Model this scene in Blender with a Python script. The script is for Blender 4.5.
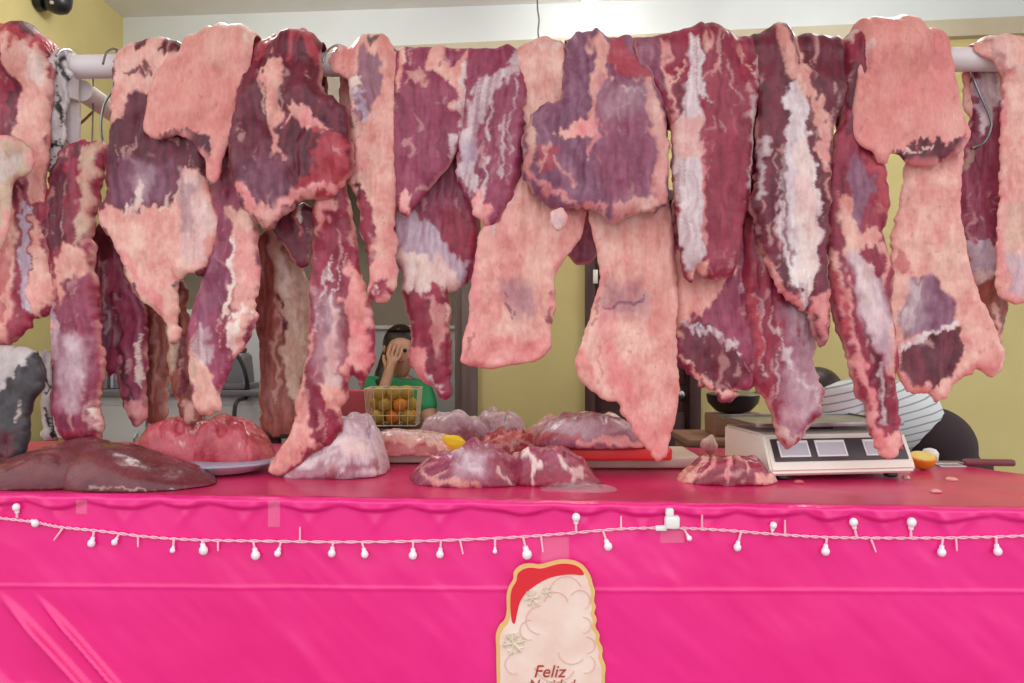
import bpy, bmesh, math, random
import numpy as np
from mathutils import Vector, Matrix
from mathutils.geometry import delaunay_2d_cdt
R = math.radians
random.seed(7)
sc = bpy.context.scene
COL = sc.collection
for o in list(bpy.data.objects): bpy.data.objects.remove(o)

# ---------------------------------------------------------------- camera, world, lights, exposure
F, CX, CY, CZ = 800.0, 512.0, 341.5, 1.31
cd = bpy.data.cameras.new('camera'); cam = bpy.data.objects.new('camera', cd); COL.objects.link(cam)
cd.sensor_width = 36.0; cd.lens = F / 1024 * 36.0; cd.clip_start = 0.05
cam.location = (0, 0, CZ); cam.rotation_euler = (R(90), 0, 0); sc.camera = cam
sc.view_settings.view_transform = 'Standard'; sc.view_settings.look = 'None'
sc.view_settings.gamma = 1.0; sc.view_settings.use_curve_mapping = False
sc.view_settings.exposure = 0.4
w = bpy.data.worlds.new('overcast_sky'); sc.world = w; w.use_nodes = True
nt = w.node_tree; bg = nt.nodes['Background']
tc = nt.nodes.new('ShaderNodeTexCoord'); sx = nt.nodes.new('ShaderNodeSeparateXYZ'); rp = nt.nodes.new('ShaderNodeValToRGB')
nt.links.new(tc.outputs['Generated'], sx.inputs[0]); nt.links.new(sx.outputs['Z'], rp.inputs[0]); nt.links.new(rp.outputs[0], bg.inputs[0])
rp.color_ramp.elements[0].position = 0.0; rp.color_ramp.elements[0].color = (0.62, 0.64, 0.67, 1)
rp.color_ramp.elements[1].position = 0.5; rp.color_ramp.elements[1].color = (1.0, 1.0, 1.0, 1)
bg.inputs[1].default_value = 1.35
def lamp(name, loc, power, size, col=(1, .96, .9)):
    l = bpy.data.lights.new(name, 'POINT'); l.energy = power; l.shadow_soft_size = size; l.color = col
    o = bpy.data.objects.new(name, l); COL.objects.link(o); o.location = loc; return o
BULB = (0.39, 4.0, 3.03)
lamp('bulb_light', (BULB[0], BULB[1], BULB[2] - .01), 9, .05)
lamp('added_fill_light', (-1.15, 3.3, 2.92), 20, .12, (1, .98, .96)); lamp('added_fill_light', (1.5, 3.2, 2.92), 15, .12, (1, .98, .96))  # pair of unseen fill lights without fittings, added to brighten the back room

# ---------------------------------------------------------------- helpers
def px2(px, py, Y): return ((px - CX) / F * Y, Y, CZ - (py - CY) / F * Y)
def parse(s): return np.array([[float(v) for v in p.split(',')] for p in s.split()])
def hsh(x, y, s):
    n = (x.astype(np.int64) * 374761393 + y.astype(np.int64) * 668265263 + s * 974634777) & 0xffffffff
    n = ((n ^ (n >> 13)) * 1274126177) & 0xffffffff
    n = ((n ^ (n >> 15)) * 2246822519) & 0xffffffff
    return (n ^ (n >> 16)) / 4294967295.0
def vn(x, y, s):
    x, y = x*.857+y*.515+s*.37, y*.857-x*.515+s*.71
    return vn0(x, y, s)
def vn0(x, y, s):
    xi = np.floor(x); yi = np.floor(y); u = x - xi; v = y - yi
    u = u*u*u*(u*(u*6-15)+10); v = v*v*v*(v*(v*6-15)+10)
    return (hsh(xi, yi, s)*(1-u) + hsh(xi+1, yi, s)*u)*(1-v) + (hsh(xi, yi+1, s)*(1-u) + hsh(xi+1, yi+1, s)*u)*v
def fbm(x, y, s, o=3, f=None):
    r = 0; a = 1; t = 0; f = f or vn
    for k in range(o): r = r + a*f(x, y, s+k*17); t += a; a *= .5; x = x*2.03; y = y*2.03
    return r / t
def sstep(a, b, x):
    t = np.clip((x-a)/(b-a+1e-12), 0, 1); return t*t*(3-2*t)
def segdist(P, A, B):
    d = B-A; L = (d*d).sum(1)+1e-12; best = np.full(len(P), 1e9)
    for k in range(0, len(P), 3000):
        q = P[k:k+3000, None, :] - A[None]
        t = np.clip((q*d[None]).sum(2)/L[None], 0, 1)
        e = q - t[..., None]*d[None]
        best[k:k+3000] = np.sqrt((e*e).sum(2).min(1))
    return best
def nearest(P, poly):
    A = poly; B = np.roll(poly, -1, 0); d = B-A; L = (d*d).sum(1)+1e-12; D = np.zeros(len(P)); Q = np.zeros((len(P), 2))
    for k in range(0, len(P), 3000):
        q = P[k:k+3000, None, :]-A[None]; t = np.clip((q*d[None]).sum(2)/L[None], 0, 1); c = A[None]+t[..., None]*d[None]
        e = ((P[k:k+3000, None, :]-c)**2).sum(2); j = e.argmin(1); r = np.arange(len(j)); D[k:k+3000] = np.sqrt(e[r, j]); Q[k:k+3000] = c[r, j]
    return D, Q
def round_edge(V, poly, bd, Rr):
    """crowds the rows near the outline so the rim rolls over evenly; returns points, distance, 0..1 height"""
    d, q = nearest(V, poly); d[bd] = 0; e = np.clip(d/Rr, 0, 1); dn = np.where(e < 1, Rr*(1-np.cos(e*math.pi/2)), d)
    Vn = q+(V-q)*(dn/np.maximum(d, 1e-9))[:, None]; Vn[bd] = V[bd]
    return Vn, np.where(bd, 0, dn), np.sin(e*math.pi/2)
def inside(P, poly):
    x, y = P[:, 0], P[:, 1]; r = np.zeros(len(P), bool); n = len(poly)
    for i in range(n):
        x1, y1 = poly[i]; x2, y2 = poly[(i+1) % n]
        if y1 == y2: continue
        c = ((y1 > y) != (y2 > y)) & (x < (x2-x1)*(y-y1)/(y2-y1)+x1); r ^= c
    return r
def sdf(P, poly):
    d = segdist(P, poly, np.roll(poly, -1, 0)); return np.where(inside(P, poly), d, -d)
def chaikin(p, n=1):
    for _ in range(n):
        q = np.roll(p, -1, 0); p = np.stack([.75*p+.25*q, .25*p+.75*q], 1).reshape(-1, 2)
    return p
def resample(p, g):
    out = []
    for a, b in zip(p, np.roll(p, -1, 0)):
        n = max(1, int(np.ceil(np.linalg.norm(b-a)/g)))
        for k in range(n): out.append(a+(b-a)*k/n)
    out = np.array(out); keep = [0]
    for i in range(1, len(out)):
        if np.linalg.norm(out[i]-out[keep[-1]]) > .55*g: keep.append(i)
    return out[keep]
def tri_fill(poly, g, seed):
    """triangles filling a polygon: boundary points first, then a jittered hex grid."""
    lo, hi = poly.min(0), poly.max(0)
    ny = int((hi[1]-lo[1])/(g*.866))+2; nx = int((hi[0]-lo[0])/g)+2
    rng = np.random.default_rng(seed)
    J, I = np.mgrid[0:ny, 0:nx]
    G = np.stack([lo[0]+(I+.5*(J % 2))*g, lo[1]+J*g*.866], -1).reshape(-1, 2)+rng.uniform(-.18, .18, (nx*ny, 2))*g
    G = G[inside(G, poly)]; d = segdist(G, poly, np.roll(poly, -1, 0)); G = G[d > .5*g]
    allp = np.vstack([poly, G]); nb = len(poly)
    r = delaunay_2d_cdt([Vector(p) for p in allp.tolist()], [(i, (i+1) % nb) for i in range(nb)], [list(range(nb))], 1, 1e-7)
    V = np.array([tuple(v) for v in r[0]]); Fc = np.array([f for f in r[2] if len(f) == 3])
    e = np.sort(np.vstack([Fc[:, [0, 1]], Fc[:, [1, 2]], Fc[:, [2, 0]]]), 1)
    u, c = np.unique(e, axis=0, return_counts=True); bd = np.zeros(len(V), bool); bd[u[c == 1].ravel()] = True
    a = V[Fc[:, 0]]; b = V[Fc[:, 1]]; cc = V[Fc[:, 2]]
    cr = (b-a)[:, 0]*(cc-a)[:, 1]-(b-a)[:, 1]*(cc-a)[:, 0]
    Fc[cr < 0] = Fc[cr < 0][:, ::-1]
    return V, Fc, bd
def lin(c):
    c = np.asarray(c, float)/255.0
    return np.where(c <= .04045, c/12.92, ((c+.055)/1.055)**2.4)
def rgb(r, g, b): return tuple(lin((r, g, b)))+(1.0,)
def tag(o, label=None, cat=None, group=None, kind=None):
    if label: o['label'] = label
    if cat: o['category'] = cat
    if group: o['group'] = group
    if kind: o['kind'] = kind
    return o
def link(name, me, mat, parent=None):
    o = bpy.data.objects.new(name, me); COL.objects.link(o)
    if mat: me.materials.append(mat)
    if parent: o.parent = parent
    return o
def from_arrays(name, V, Fc, mat, parent=None, smooth=True, col=None):
    me = bpy.data.meshes.new(name)
    if isinstance(Fc, np.ndarray):
        n = len(Fc); k = Fc.shape[1]
        me.vertices.add(len(V)); me.vertices.foreach_set('co', np.asarray(V, np.float32).ravel())
        me.loops.add(n*k); me.loops.foreach_set('vertex_index', Fc.astype(np.int32).ravel())
        me.polygons.add(n); me.polygons.foreach_set('loop_start', np.arange(0, n*k, k, dtype=np.int32))
        me.update(calc_edges=True); me.validate()
    else: me.from_pydata([tuple(v) for v in V], [], Fc)
    if smooth: me.polygons.foreach_set('use_smooth', np.ones(len(me.polygons), bool))
    if col is not None:
        at = me.color_attributes.new('tissue', 'FLOAT_COLOR', 'POINT')
        at.data.foreach_set('color', np.hstack([col, np.ones((len(col), 1))]).astype(np.float32).ravel())
    me.update(); return link(name, me, mat, parent)
def empty(name, loc=(0, 0, 0), rz=0):
    o = bpy.data.objects.new(name, None); COL.objects.link(o); o.location = loc; o.rotation_euler = (0, 0, rz)
    o.empty_display_size = .05; return o
class MB:
    """collects shapes in one mesh"""
    def __init__(s): s.bm = bmesh.new()
    def box(s, c, d, rot=(0, 0, 0), bev=0, seg=2, taper=1.0):
        t = bmesh.new(); bmesh.ops.create_cube(t, size=1)
        for v in t.verts:
            k = taper if v.co.z > 0 else 1
            v.co = Vector((v.co.x*d[0]*k, v.co.y*d[1]*k, v.co.z*d[2]))
        if bev: bmesh.ops.bevel(t, geom=t.edges[:], offset=bev, segments=seg, affect='EDGES', profile=.5)
        m = Matrix.Translation(c) @ (Matrix.Rotation(rot[2], 4, 'Z') @ Matrix.Rotation(rot[1], 4, 'Y') @ Matrix.Rotation(rot[0], 4, 'X'))
        return s.add(t, m)
    def add(s, t, m=None):
        if m is not None: t.transform(m)
        me = bpy.data.meshes.new('t'); t.to_mesh(me); t.free(); s.bm.from_mesh(me); bpy.data.meshes.remove(me); return s
    def sphere(s, c, r, sc_=(1, 1, 1), u=16, v=10):
        t = bmesh.new(); bmesh.ops.create_uvsphere(t, u_segments=u, v_segments=v, radius=r)
        return s.add(t, Matrix.Translation(c) @ Matrix.Diagonal((*sc_, 1)))
    def tube(s, pts, r, n=8, cap=True):
        pts = [Vector(p) for p in pts]; rr = r if isinstance(r, (list, tuple)) else [r]*len(pts); prev = None; rings = []
        up = Vector((0.13, .21, 1)).normalized()
        for i, p in enumerate(pts):
            d = (pts[min(i+1, len(pts)-1)]-pts[max(i-1, 0)]).normalized()
            if prev is None: a = d.orthogonal().normalized()
            else: a = (prev-d*prev.dot(d)).normalized()
            prev = a; b = d.cross(a)
            rings.append([s.bm.verts.new(p+(a*math.cos(2*math.pi*k/n)+b*math.sin(2*math.pi*k/n))*rr[i]) for k in range(n)])
        for q, t in zip(rings, rings[1:]):
            for k in range(n): s.bm.faces.new((q[k], q[(k+1) % n], t[(k+1) % n], t[k]))
        if cap: s.bm.faces.new(rings[0][::-1]); s.bm.faces.new(rings[-1])
        return s
    def lathe(s, prof, c=(0, 0, 0), n=24, m=None):
        t = bmesh.new(); rings = []
        for r, z in prof: rings.append([t.verts.new((max(r, 1e-4)*math.cos(2*math.pi*k/n), max(r, 1e-4)*math.sin(2*math.pi*k/n), z)) for k in range(n)])
        for q, u in zip(rings, rings[1:]):
            for k in range(n): t.faces.new((q[k], q[(k+1) % n], u[(k+1) % n], u[k]))
        t.faces.new(rings[0][::-1]); t.faces.new(rings[-1])
        return s.add(t, Matrix.Translation(c) @ (m or Matrix.Identity(4)))
    def prism(s, pts, y0, y1):
        """outline in x,z extruded along y"""
        a = [s.bm.verts.new((p[0], y0, p[2])) for p in pts]; b = [s.bm.verts.new((p[0], y1, p[2])) for p in pts]
        n = len(pts)
        for k in range(n): s.bm.faces.new((a[k], a[(k+1) % n], b[(k+1) % n], b[k]))
        s.bm.faces.new(a[::-1]); s.bm.faces.new(b); return s
    def build(s, name, mat, parent=None, smooth=True):
        bmesh.ops.recalc_face_normals(s.bm, faces=s.bm.faces[:])
        me = bpy.data.meshes.new(name); s.bm.to_mesh(me); s.bm.free()
        if smooth:
            me.polygons.foreach_set('use_smooth', np.ones(len(me.polygons), bool))
            me.set_sharp_from_angle(angle=R(38))
        return link(name, me, mat, parent)
def arc_pts(c, r, a0, a1, n, plane='xz'):
    o = []
    for k in range(n+1):
        a = a0+(a1-a0)*k/n; u, v = r*math.cos(a), r*math.sin(a)
        o.append((c[0]+u, c[1], c[2]+v) if plane == 'xz' else (c[0], c[1]+u, c[2]+v))
    return o
def smooth_path(pts, n=6):
    P = [Vector(p) for p in pts]; out = []
    for i in range(len(P)-1):
        p0 = P[max(i-1, 0)]; p1 = P[i]; p2 = P[i+1]; p3 = P[min(i+2, len(P)-1)]
        for k in range(n):
            t = k/n; out.append(.5*((2*p1)+(p2-p0)*t+(2*p0-5*p1+4*p2-p3)*t*t+(3*p1-p0-3*p2+p3)*t**3))
    out.append(P[-1]); return out

# ---------------------------------------------------------------- materials
def mat(name, c, rough=.5, metal=0, c2=None, scale=8, stretch=(1, 1, 1), bump=0, bscale=60, emit=0, trans=0, alpha=1, coat=0, spec=.5, detail=4):
    m = bpy.data.materials.new(name); m.use_nodes = True; n = m.node_tree.nodes; L = m.node_tree.links; b = n['Principled BSDF']
    b.inputs['Base Color'].default_value = c; b.inputs['Roughness'].default_value = rough; b.inputs['Metallic'].default_value = metal
    b.inputs['Specular IOR Level'].default_value = spec
    b.inputs['Transmission Weight'].default_value = trans; b.inputs['Alpha'].default_value = alpha; b.inputs['Coat Weight'].default_value = coat
    if emit: b.inputs['Emission Color'].default_value = c; b.inputs['Emission Strength'].default_value = emit
    t = n.new('ShaderNodeTexCoord'); mp = n.new('ShaderNodeMapping'); mp.inputs['Scale'].default_value = stretch
    L.new(t.outputs['Object'], mp.inputs[0])
    if c2:
        z = n.new('ShaderNodeTexNoise'); z.inputs['Scale'].default_value = scale; z.inputs['Detail'].default_value = detail
        r = n.new('ShaderNodeValToRGB'); r.color_ramp.elements[0].position = .35; r.color_ramp.elements[1].position = .68
        r.color_ramp.elements[0].color = c; r.color_ramp.elements[1].color = c2
        L.new(mp.outputs[0], z.inputs['Vector']); L.new(z.outputs[0], r.inputs[0]); L.new(r.outputs[0], b.inputs['Base Color'])
    if bump:
        z = n.new('ShaderNodeTexNoise'); z.inputs['Scale'].default_value = bscale; z.inputs['Detail'].default_value = 3
        u = n.new('ShaderNodeBump'); u.inputs['Strength'].default_value = bump; u.inputs['Distance'].default_value = .004
        L.new(mp.outputs[0], z.inputs['Vector']); L.new(z.outputs[0], u.inputs['Height']); L.new(u.outputs[0], b.inputs['Normal'])
    return m
def flesh(name, rough=.4, stretch=(1, 1, .4), coat=.14):
    m = bpy.data.materials.new(name); m.use_nodes = True; n = m.node_tree.nodes; L = m.node_tree.links; b = n['Principled BSDF']
    a = n.new('ShaderNodeVertexColor'); a.layer_name = 'tissue'
    t = n.new('ShaderNodeTexCoord'); mp = n.new('ShaderNodeMapping'); mp.inputs['Scale'].default_value = stretch; L.new(t.outputs['Object'], mp.inputs[0])
    z = n.new('ShaderNodeTexNoise'); z.inputs['Scale'].default_value = 160; z.inputs['Detail'].default_value = 4; L.new(mp.outputs[0], z.inputs['Vector'])
    mr = n.new('ShaderNodeMapRange'); mr.inputs['From Min'].default_value = .3; mr.inputs['From Max'].default_value = .7
    mr.inputs['To Min'].default_value = .92; mr.inputs['To Max'].default_value = 1.08; L.new(z.outputs[0], mr.inputs[0])
    mx = n.new('ShaderNodeMix'); mx.data_type = 'RGBA'; mx.blend_type = 'MULTIPLY'; mx.inputs['Factor'].default_value = 1
    L.new(a.outputs['Color'], mx.inputs[6]); L.new(mr.outputs[0], mx.inputs[7]); L.new(mx.outputs[2], b.inputs['Base Color'])
    z2 = n.new('ShaderNodeTexNoise'); z2.inputs['Scale'].default_value = 55; z2.inputs['Detail'].default_value = 3; L.new(t.outputs['Object'], z2.inputs['Vector'])
    m2 = n.new('ShaderNodeMapRange'); m2.inputs['From Min'].default_value = .3; m2.inputs['From Max'].default_value = .7
    m2.inputs['To Min'].default_value = rough-.12; m2.inputs['To Max'].default_value = rough+.16; L.new(z2.outputs[0], m2.inputs[0]); L.new(m2.outputs[0], b.inputs['Roughness'])
    u = n.new('ShaderNodeBump'); u.inputs['Strength'].default_value = .35; u.inputs['Distance'].default_value = .003; L.new(z.outputs[0], u.inputs['Height'])
    u2 = n.new('ShaderNodeBump'); u2.inputs['Strength'].default_value = .3; u2.inputs['Distance'].default_value = .006; L.new(z2.outputs[0], u2.inputs['Height'])
    L.new(u.outputs[0], u2.inputs['Normal']); L.new(u2.outputs[0], b.inputs['Normal'])
    b.inputs['Coat Weight'].default_value = coat; b.inputs['Coat Roughness'].default_value = .22; b.inputs['Specular IOR Level'].default_value = .4
    b.inputs['Subsurface Weight'].default_value = .06; b.inputs['Subsurface Radius'].default_value = (.012, .004, .003); b.inputs['Subsurface Scale'].default_value = .6
    return m
M = dict(
    flesh=flesh('fresh_meat'), wet=flesh('wet_meat', .3, (1, 1, 1), .3),
    yellow=mat('yellow_wall_paint', rgb(214, 200, 138), .7, c2=rgb(204, 190, 128), scale=2.2, bump=.1),
    white_wall=mat('white_wall_paint', rgb(226, 232, 232), .65, c2=rgb(216, 222, 222), scale=1.5),
    beam=mat('beige_beam_paint', rgb(200, 190, 165), .65, c2=rgb(188, 176, 150), scale=3),
    ceiling=mat('grey_white_ceiling', rgb(236, 236, 234), .8, c2=rgb(226, 226, 224), scale=2),
    taupe=mat('taupe_wall_paint', rgb(172, 160, 146), .75, c2=rgb(160, 148, 134), scale=2),
    clad=mat('white_wall_cladding', rgb(214, 214, 218), .45, c2=rgb(204, 204, 208), scale=2),
    brown=mat('dark_brown_wood', rgb(82, 52, 50), .5, c2=rgb(66, 40, 40), scale=6, stretch=(6, 6, .6)),
    jamb=mat('grey_brown_wood', rgb(122, 104, 100), .55, c2=rgb(106, 88, 84), scale=5, stretch=(6, 6, .6)),
    concrete=mat('concrete_floor', rgb(150, 142, 134), .8, c2=rgb(132, 124, 118), scale=3),
    pvc=mat('white_pvc_pipe', rgb(232, 222, 224), .35, c2=rgb(222, 208, 212), scale=5),
    steel=mat('brushed_steel', rgb(170, 170, 172), .32, metal=1, c2=rgb(140, 140, 145), scale=14),
    pink=mat('hot_pink_plastic', rgb(244, 34, 140), .24, c2=rgb(238, 22, 126), spec=.7, scale=1.3, bump=.12, bscale=9),
    crimson=mat('crimson_plastic', rgb(208, 40, 102), .28, c2=rgb(196, 32, 88), scale=4, bump=.1, bscale=18),
    wood=mat('rough_table_wood', rgb(140, 100, 66), .7, c2=rgb(112, 78, 50), scale=5, stretch=(.5, 6, 6)),
    cream=mat('cream_plastic', rgb(246, 240, 228), .4, c2=rgb(238, 230, 216), scale=5),
    red=mat('red_plastic', rgb(226, 52, 50), .4, c2=rgb(214, 40, 42), scale=5),
    board=mat('white_cutting_board', rgb(226, 206, 192), .5, c2=rgb(216, 188, 176), scale=9),
    black=mat('black_plastic', rgb(34, 32, 36), .35), navy=mat('dark_navy_plastic', rgb(52, 40, 62), .4),
    panel=mat('dark_scale_panel', rgb(62, 52, 58), .4), lcd=mat('grey_liquid_crystal', rgb(196, 196, 206), .25),
    white=mat('white_plastic', rgb(240, 238, 236), .4),
    enamel=mat('white_enamel', rgb(226, 224, 226), .2), blue=mat('blue_enamel_rim', rgb(160, 168, 190), .25),
    yel=mat('bright_yellow_peel', rgb(250, 205, 20), .45, bump=.2, bscale=120), 
    citrus=mat('green_yellow_peel', rgb(176, 166, 54), .45, c2=rgb(200, 150, 60), scale=9, bump=.2, bscale=150),
    orange=mat('orange_peel', rgb(226, 140, 40), .45, bump=.2, bscale=150), pulp=mat('pale_orange_pulp', rgb(240, 214, 130), .35, c2=rgb(232, 190, 90), scale=30),
    wire=mat('cream_coated_wire', rgb(226, 214, 180), .4),
    lightwire=mat('clear_pink_flex', rgb(250, 196, 214), .35), bulbglass=mat('frosted_bulb', rgb(250, 240, 248), .25, spec=.8),
    tape=mat('clear_tape', rgb(255, 220, 232), .12, alpha=.08), 
    gold=mat('gold_foil_card', rgb(238, 196, 128), .35, c2=rgb(228, 180, 110), scale=12), cardred=mat('red_card_print', rgb(226, 34, 48), .5),
    card=mat('cream_card_print', rgb(246, 222, 210), .55, c2=rgb(238, 204, 190), scale=16, stretch=(1, 1, 1)), scroll=mat('pale_scroll_print', rgb(228, 190, 176), .55),
    flake=mat('silver_snowflake_print', rgb(206, 190, 170), .4, c2=rgb(240, 226, 200), scale=60), ink=mat('red_brown_ink', rgb(176, 60, 40), .5),
    skin=mat('light_brown_skin', rgb(196, 146, 116), .5), skin2=mat('tanned_skin', rgb(176, 128, 96), .5), hair=mat('black_hair', rgb(34, 24, 24), .45, c2=rgb(52, 36, 34), scale=40, stretch=(4, 4, .6)),
    green=mat('green_cotton', rgb(60, 158, 104), .8, c2=rgb(46, 138, 90), scale=6), shirt=mat('white_striped_cotton', rgb(216, 222, 224), .8),
    dark=mat('dark_brown_cotton', rgb(52, 36, 42), .85), jeans=mat('dark_denim', rgb(50, 56, 76), .85), lips=mat('lips', rgb(170, 90, 80), .5), eye=mat('eye_dark', rgb(40, 30, 28), .3),
    bag=mat('clear_plastic_bag', rgb(226, 216, 220), .12, alpha=.16, bump=.6, bscale=30), bagm=mat('cloudy_plastic_bag', rgb(214, 190, 192), .2, alpha=.5, bump=.6, bscale=30),
    greyp=mat('grey_machine_paint', rgb(112, 112, 118), .5), cab=mat('pale_grey_laminate', rgb(196, 196, 198), .45, c2=rgb(186, 186, 188), scale=3),
    redp=mat('faded_red_plastic', rgb(190, 80, 90), .5), bulb=mat('lit_bulb_glass', (1, .97, .92, 1), .3, emit=14), garlic=mat('garlic_skin', rgb(228, 204, 196), .5, c2=rgb(214, 180, 176), scale=40, stretch=(3, 3, .5)),
    taup2=mat('brown_box_card', rgb(150, 112, 92), .7), knife=mat('maroon_handle', rgb(128, 58, 70), .4),
)
# stripes on the shirt
def stripes():
    m = M['shirt']; n = m.node_tree.nodes; L = m.node_tree.links; b = n['Principled BSDF']
    t = n.new('ShaderNodeTexCoord'); mp = n.new('ShaderNodeMapping'); mp.inputs['Rotation'].default_value = (0, R(14), 0)
    wv = n.new('ShaderNodeTexWave'); wv.bands_direction = 'Z'; wv.inputs['Scale'].default_value = 12; wv.inputs['Distortion'].default_value = .6
    r = n.new('ShaderNodeValToRGB'); r.color_ramp.elements[0].position = .0; r.color_ramp.elements[0].color = rgb(136, 144, 156)
    r.color_ramp.elements[1].position = .16; r.color_ramp.elements[1].color = rgb(218, 224, 226)
    L.new(t.outputs['Object'], mp.inputs[0]); L.new(mp.outputs[0], wv.inputs['Vector']); L.new(wv.outputs['Fac'], r.inputs[0]); L.new(r.outputs[0], b.inputs['Base Color'])
stripes()

# ---------------------------------------------------------------- tissue colours; silver is membrane and also painted sheen
TIS = dict(lean=((118, 22, 46), (170, 56, 82), 'f'), ldark=((76, 16, 34), (126, 38, 60), 'f'), mauve=((120, 32, 64), (168, 76, 104), 'f'),
    lred=((160, 38, 56), (202, 84, 94), 'b'), fat=((218, 138, 130), (242, 194, 180), 'b'), salmon=((216, 130, 122), (230, 162, 150), 'b'),
    pale=((228, 196, 186), (246, 230, 222), 'b'), pfat=((224, 118, 124), (242, 178, 172), 'b'), memb=((196, 166, 174), (240, 226, 226), 's'),
    blue=((166, 132, 154), (214, 194, 206), 'f'), brown=((118, 52, 48), (168, 96, 82), 'f'), tan=((176, 138, 118), (220, 190, 168), 'b'),
    hide=((46, 42, 46), (84, 78, 82), 'b'), hidew=((182, 168, 168), (216, 206, 206), 'b'), liver=((92, 34, 42), (122, 52, 60), 'b'), silver=((178, 138, 152), (228, 204, 212), 'b'),
    mince=((168, 36, 58), (220, 104, 118), 'b'), black=((30, 24, 28), (50, 40, 44), 'b'), purple=((106, 50, 78), (156, 102, 128), 'f'))
def tcol(name, U, seed, ang):
    if len(U) == 0: return np.zeros((0, 3))
    a, b, k = TIS[name]; a = lin(a); b = lin(b)
    ca, sa = math.cos(R(ang)), math.sin(R(ang))
    al = U[:, 0]*ca+U[:, 1]*sa; ac = -U[:, 0]*sa+U[:, 1]*ca
    fib = fbm(ac/3.4+fbm(U[:, 0]/30, U[:, 1]/30, seed+1, 2)*5, al/46, seed+3, 3, vn0); blot = fbm(U[:, 0]/17, U[:, 1]/20, seed+5); fine = vn(U[:, 0]/3.5, U[:, 1]/3.5, seed+9)
    t = .62*fib+.23*blot+.15*fine if k != 'b' else .22*fib+.62*blot+.16*fine
    t = np.clip((t-.5)*2.1+.5, 0, 1)[:, None]
    c = a*(1-t)+b*t
    if k == 's':
        f2 = fbm(ac/2.4, al/60, seed+13, 2, vn0); q = sstep(.40, .26, f2)[:, None]*.5; c = c*(1-q)+lin((150, 74, 98))*q
    if name in ('lean', 'ldark', 'mauve', 'lred'):
        fl = sstep(.70, .80, fbm(ac/6.5+vn(U[:, 0]/12, U[:, 1]/12, seed+30)*2, al/26, seed+31, 3, vn0))[:, None]*.5; c = c*(1-fl)+lin((222, 170, 166))*fl
    if name in ('fat', 'salmon', 'pfat', 'pale', 'tan'):
        v = sstep(.45, .75, fbm(U[:, 0]/48, U[:, 1]/60, seed+39))[:, None]*.4; c = c*(1-v)+lin((224, 124, 128))*v
        v = sstep(.5, .8, fbm(U[:, 0]/40+9, U[:, 1]/60, seed+37))[:, None]*.35; c = c*(1-v)+lin((236, 198, 178))*v
        v = sstep(.62, .76, fbm(U[:, 0]/7, U[:, 1]/14, seed+41))[:, None]*.22; c = c*(1-v)+lin((196, 86, 92))*v
        v = sstep(.93, .97, vn(U[:, 0]/4, U[:, 1]/4, seed+43))[:, None]*.3; c = c*(1-v)+lin((120, 60, 62))*v
    return c
def paint(U, base, zones, seed, ang=90, N=None):
    wvk = 9 if N is None else 0
    N = U if N is None else N
    wx = (fbm(U[:, 0]/14, U[:, 1]/14, seed+61)-.5); wy = (fbm(U[:, 0]/14, U[:, 1]/14, seed+67)-.5)
    wf = (vn(U[:, 0]/5, U[:, 1]/7, seed+71)-.5); wg = (vn(U[:, 0]/5, U[:, 1]/7, seed+73)-.5); wv = fbm(U[:, 0]/3.2, U[:, 1]/16, seed+75, 2, vn0)-.5
    c = tcol(base, N, seed, ang); rise = np.zeros(len(U))
    for i, z in enumerate(zones):
        kind, t, pts = z[0], z[1], parse(z[2]); soft = z[3] if len(z) > 3 else 2.5; op = z[4] if len(z) > 4 else 1.0; an = z[5] if len(z) > 5 else ang
        wa = z[6] if len(z) > 6 else 15
        W = U+np.stack([wx*wa+wf*5, wy*wa+wg*5+wv*wvk], 1); soft *= .42
        lo = pts[:, :2].min(0)-24; hi = pts[:, :2].max(0)+24; near = np.where(((W > lo) & (W < hi)).all(1))[0]
        if len(near) == 0: continue
        W = W[near]
        if kind == 'g':
            wd = pts[:, 2]; wgt = np.zeros(len(W))
            for k in range(len(pts)-1):
                A = pts[k, :2]; dd = pts[k+1, :2]-A; q = W-A; tt = np.clip((q@dd)/(dd@dd+1e-9), 0, 1); ds = np.linalg.norm(q-tt[:, None]*dd, axis=1)
                wgt = np.maximum(wgt, np.exp(-(ds/(wd[k]*(1-tt)+wd[k+1]*tt))**2))
            rise[near] -= wgt*float(t); continue
        if kind == 'p': d = sdf(W, pts); wgt = sstep(-soft, soft, d)
        else:
            wd = pts[:, 2] if pts.shape[1] > 2 else np.full(len(pts), 4.0)
            wgt = np.zeros(len(W))
            for k in range(len(pts)-1):
                A = pts[k, :2]; B = pts[k+1, :2]; dd = B-A; q = W-A; tt = np.clip((q@dd)/(dd@dd+1e-9), 0, 1)
                dist = np.linalg.norm(q-tt[:, None]*dd, axis=1); ww = wd[k]*(1-tt)+wd[k+1]*tt
                wgt = np.maximum(wgt, sstep(soft, -soft, dist-ww/2))
        full = np.zeros(len(U)); full[near] = wgt*op; wgt = full; on = wgt > .004
        c[on] = c[on]*(1-wgt[on, None])+tcol(t, N[on], seed+101+i*7, an)*wgt[on, None]
        if t in ('fat', 'pale', 'pfat', 'tan', 'salmon', 'memb'): rise = rise*(1-wgt)+wgt
        else: rise = rise*(1-wgt)
    return c, rise
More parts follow.
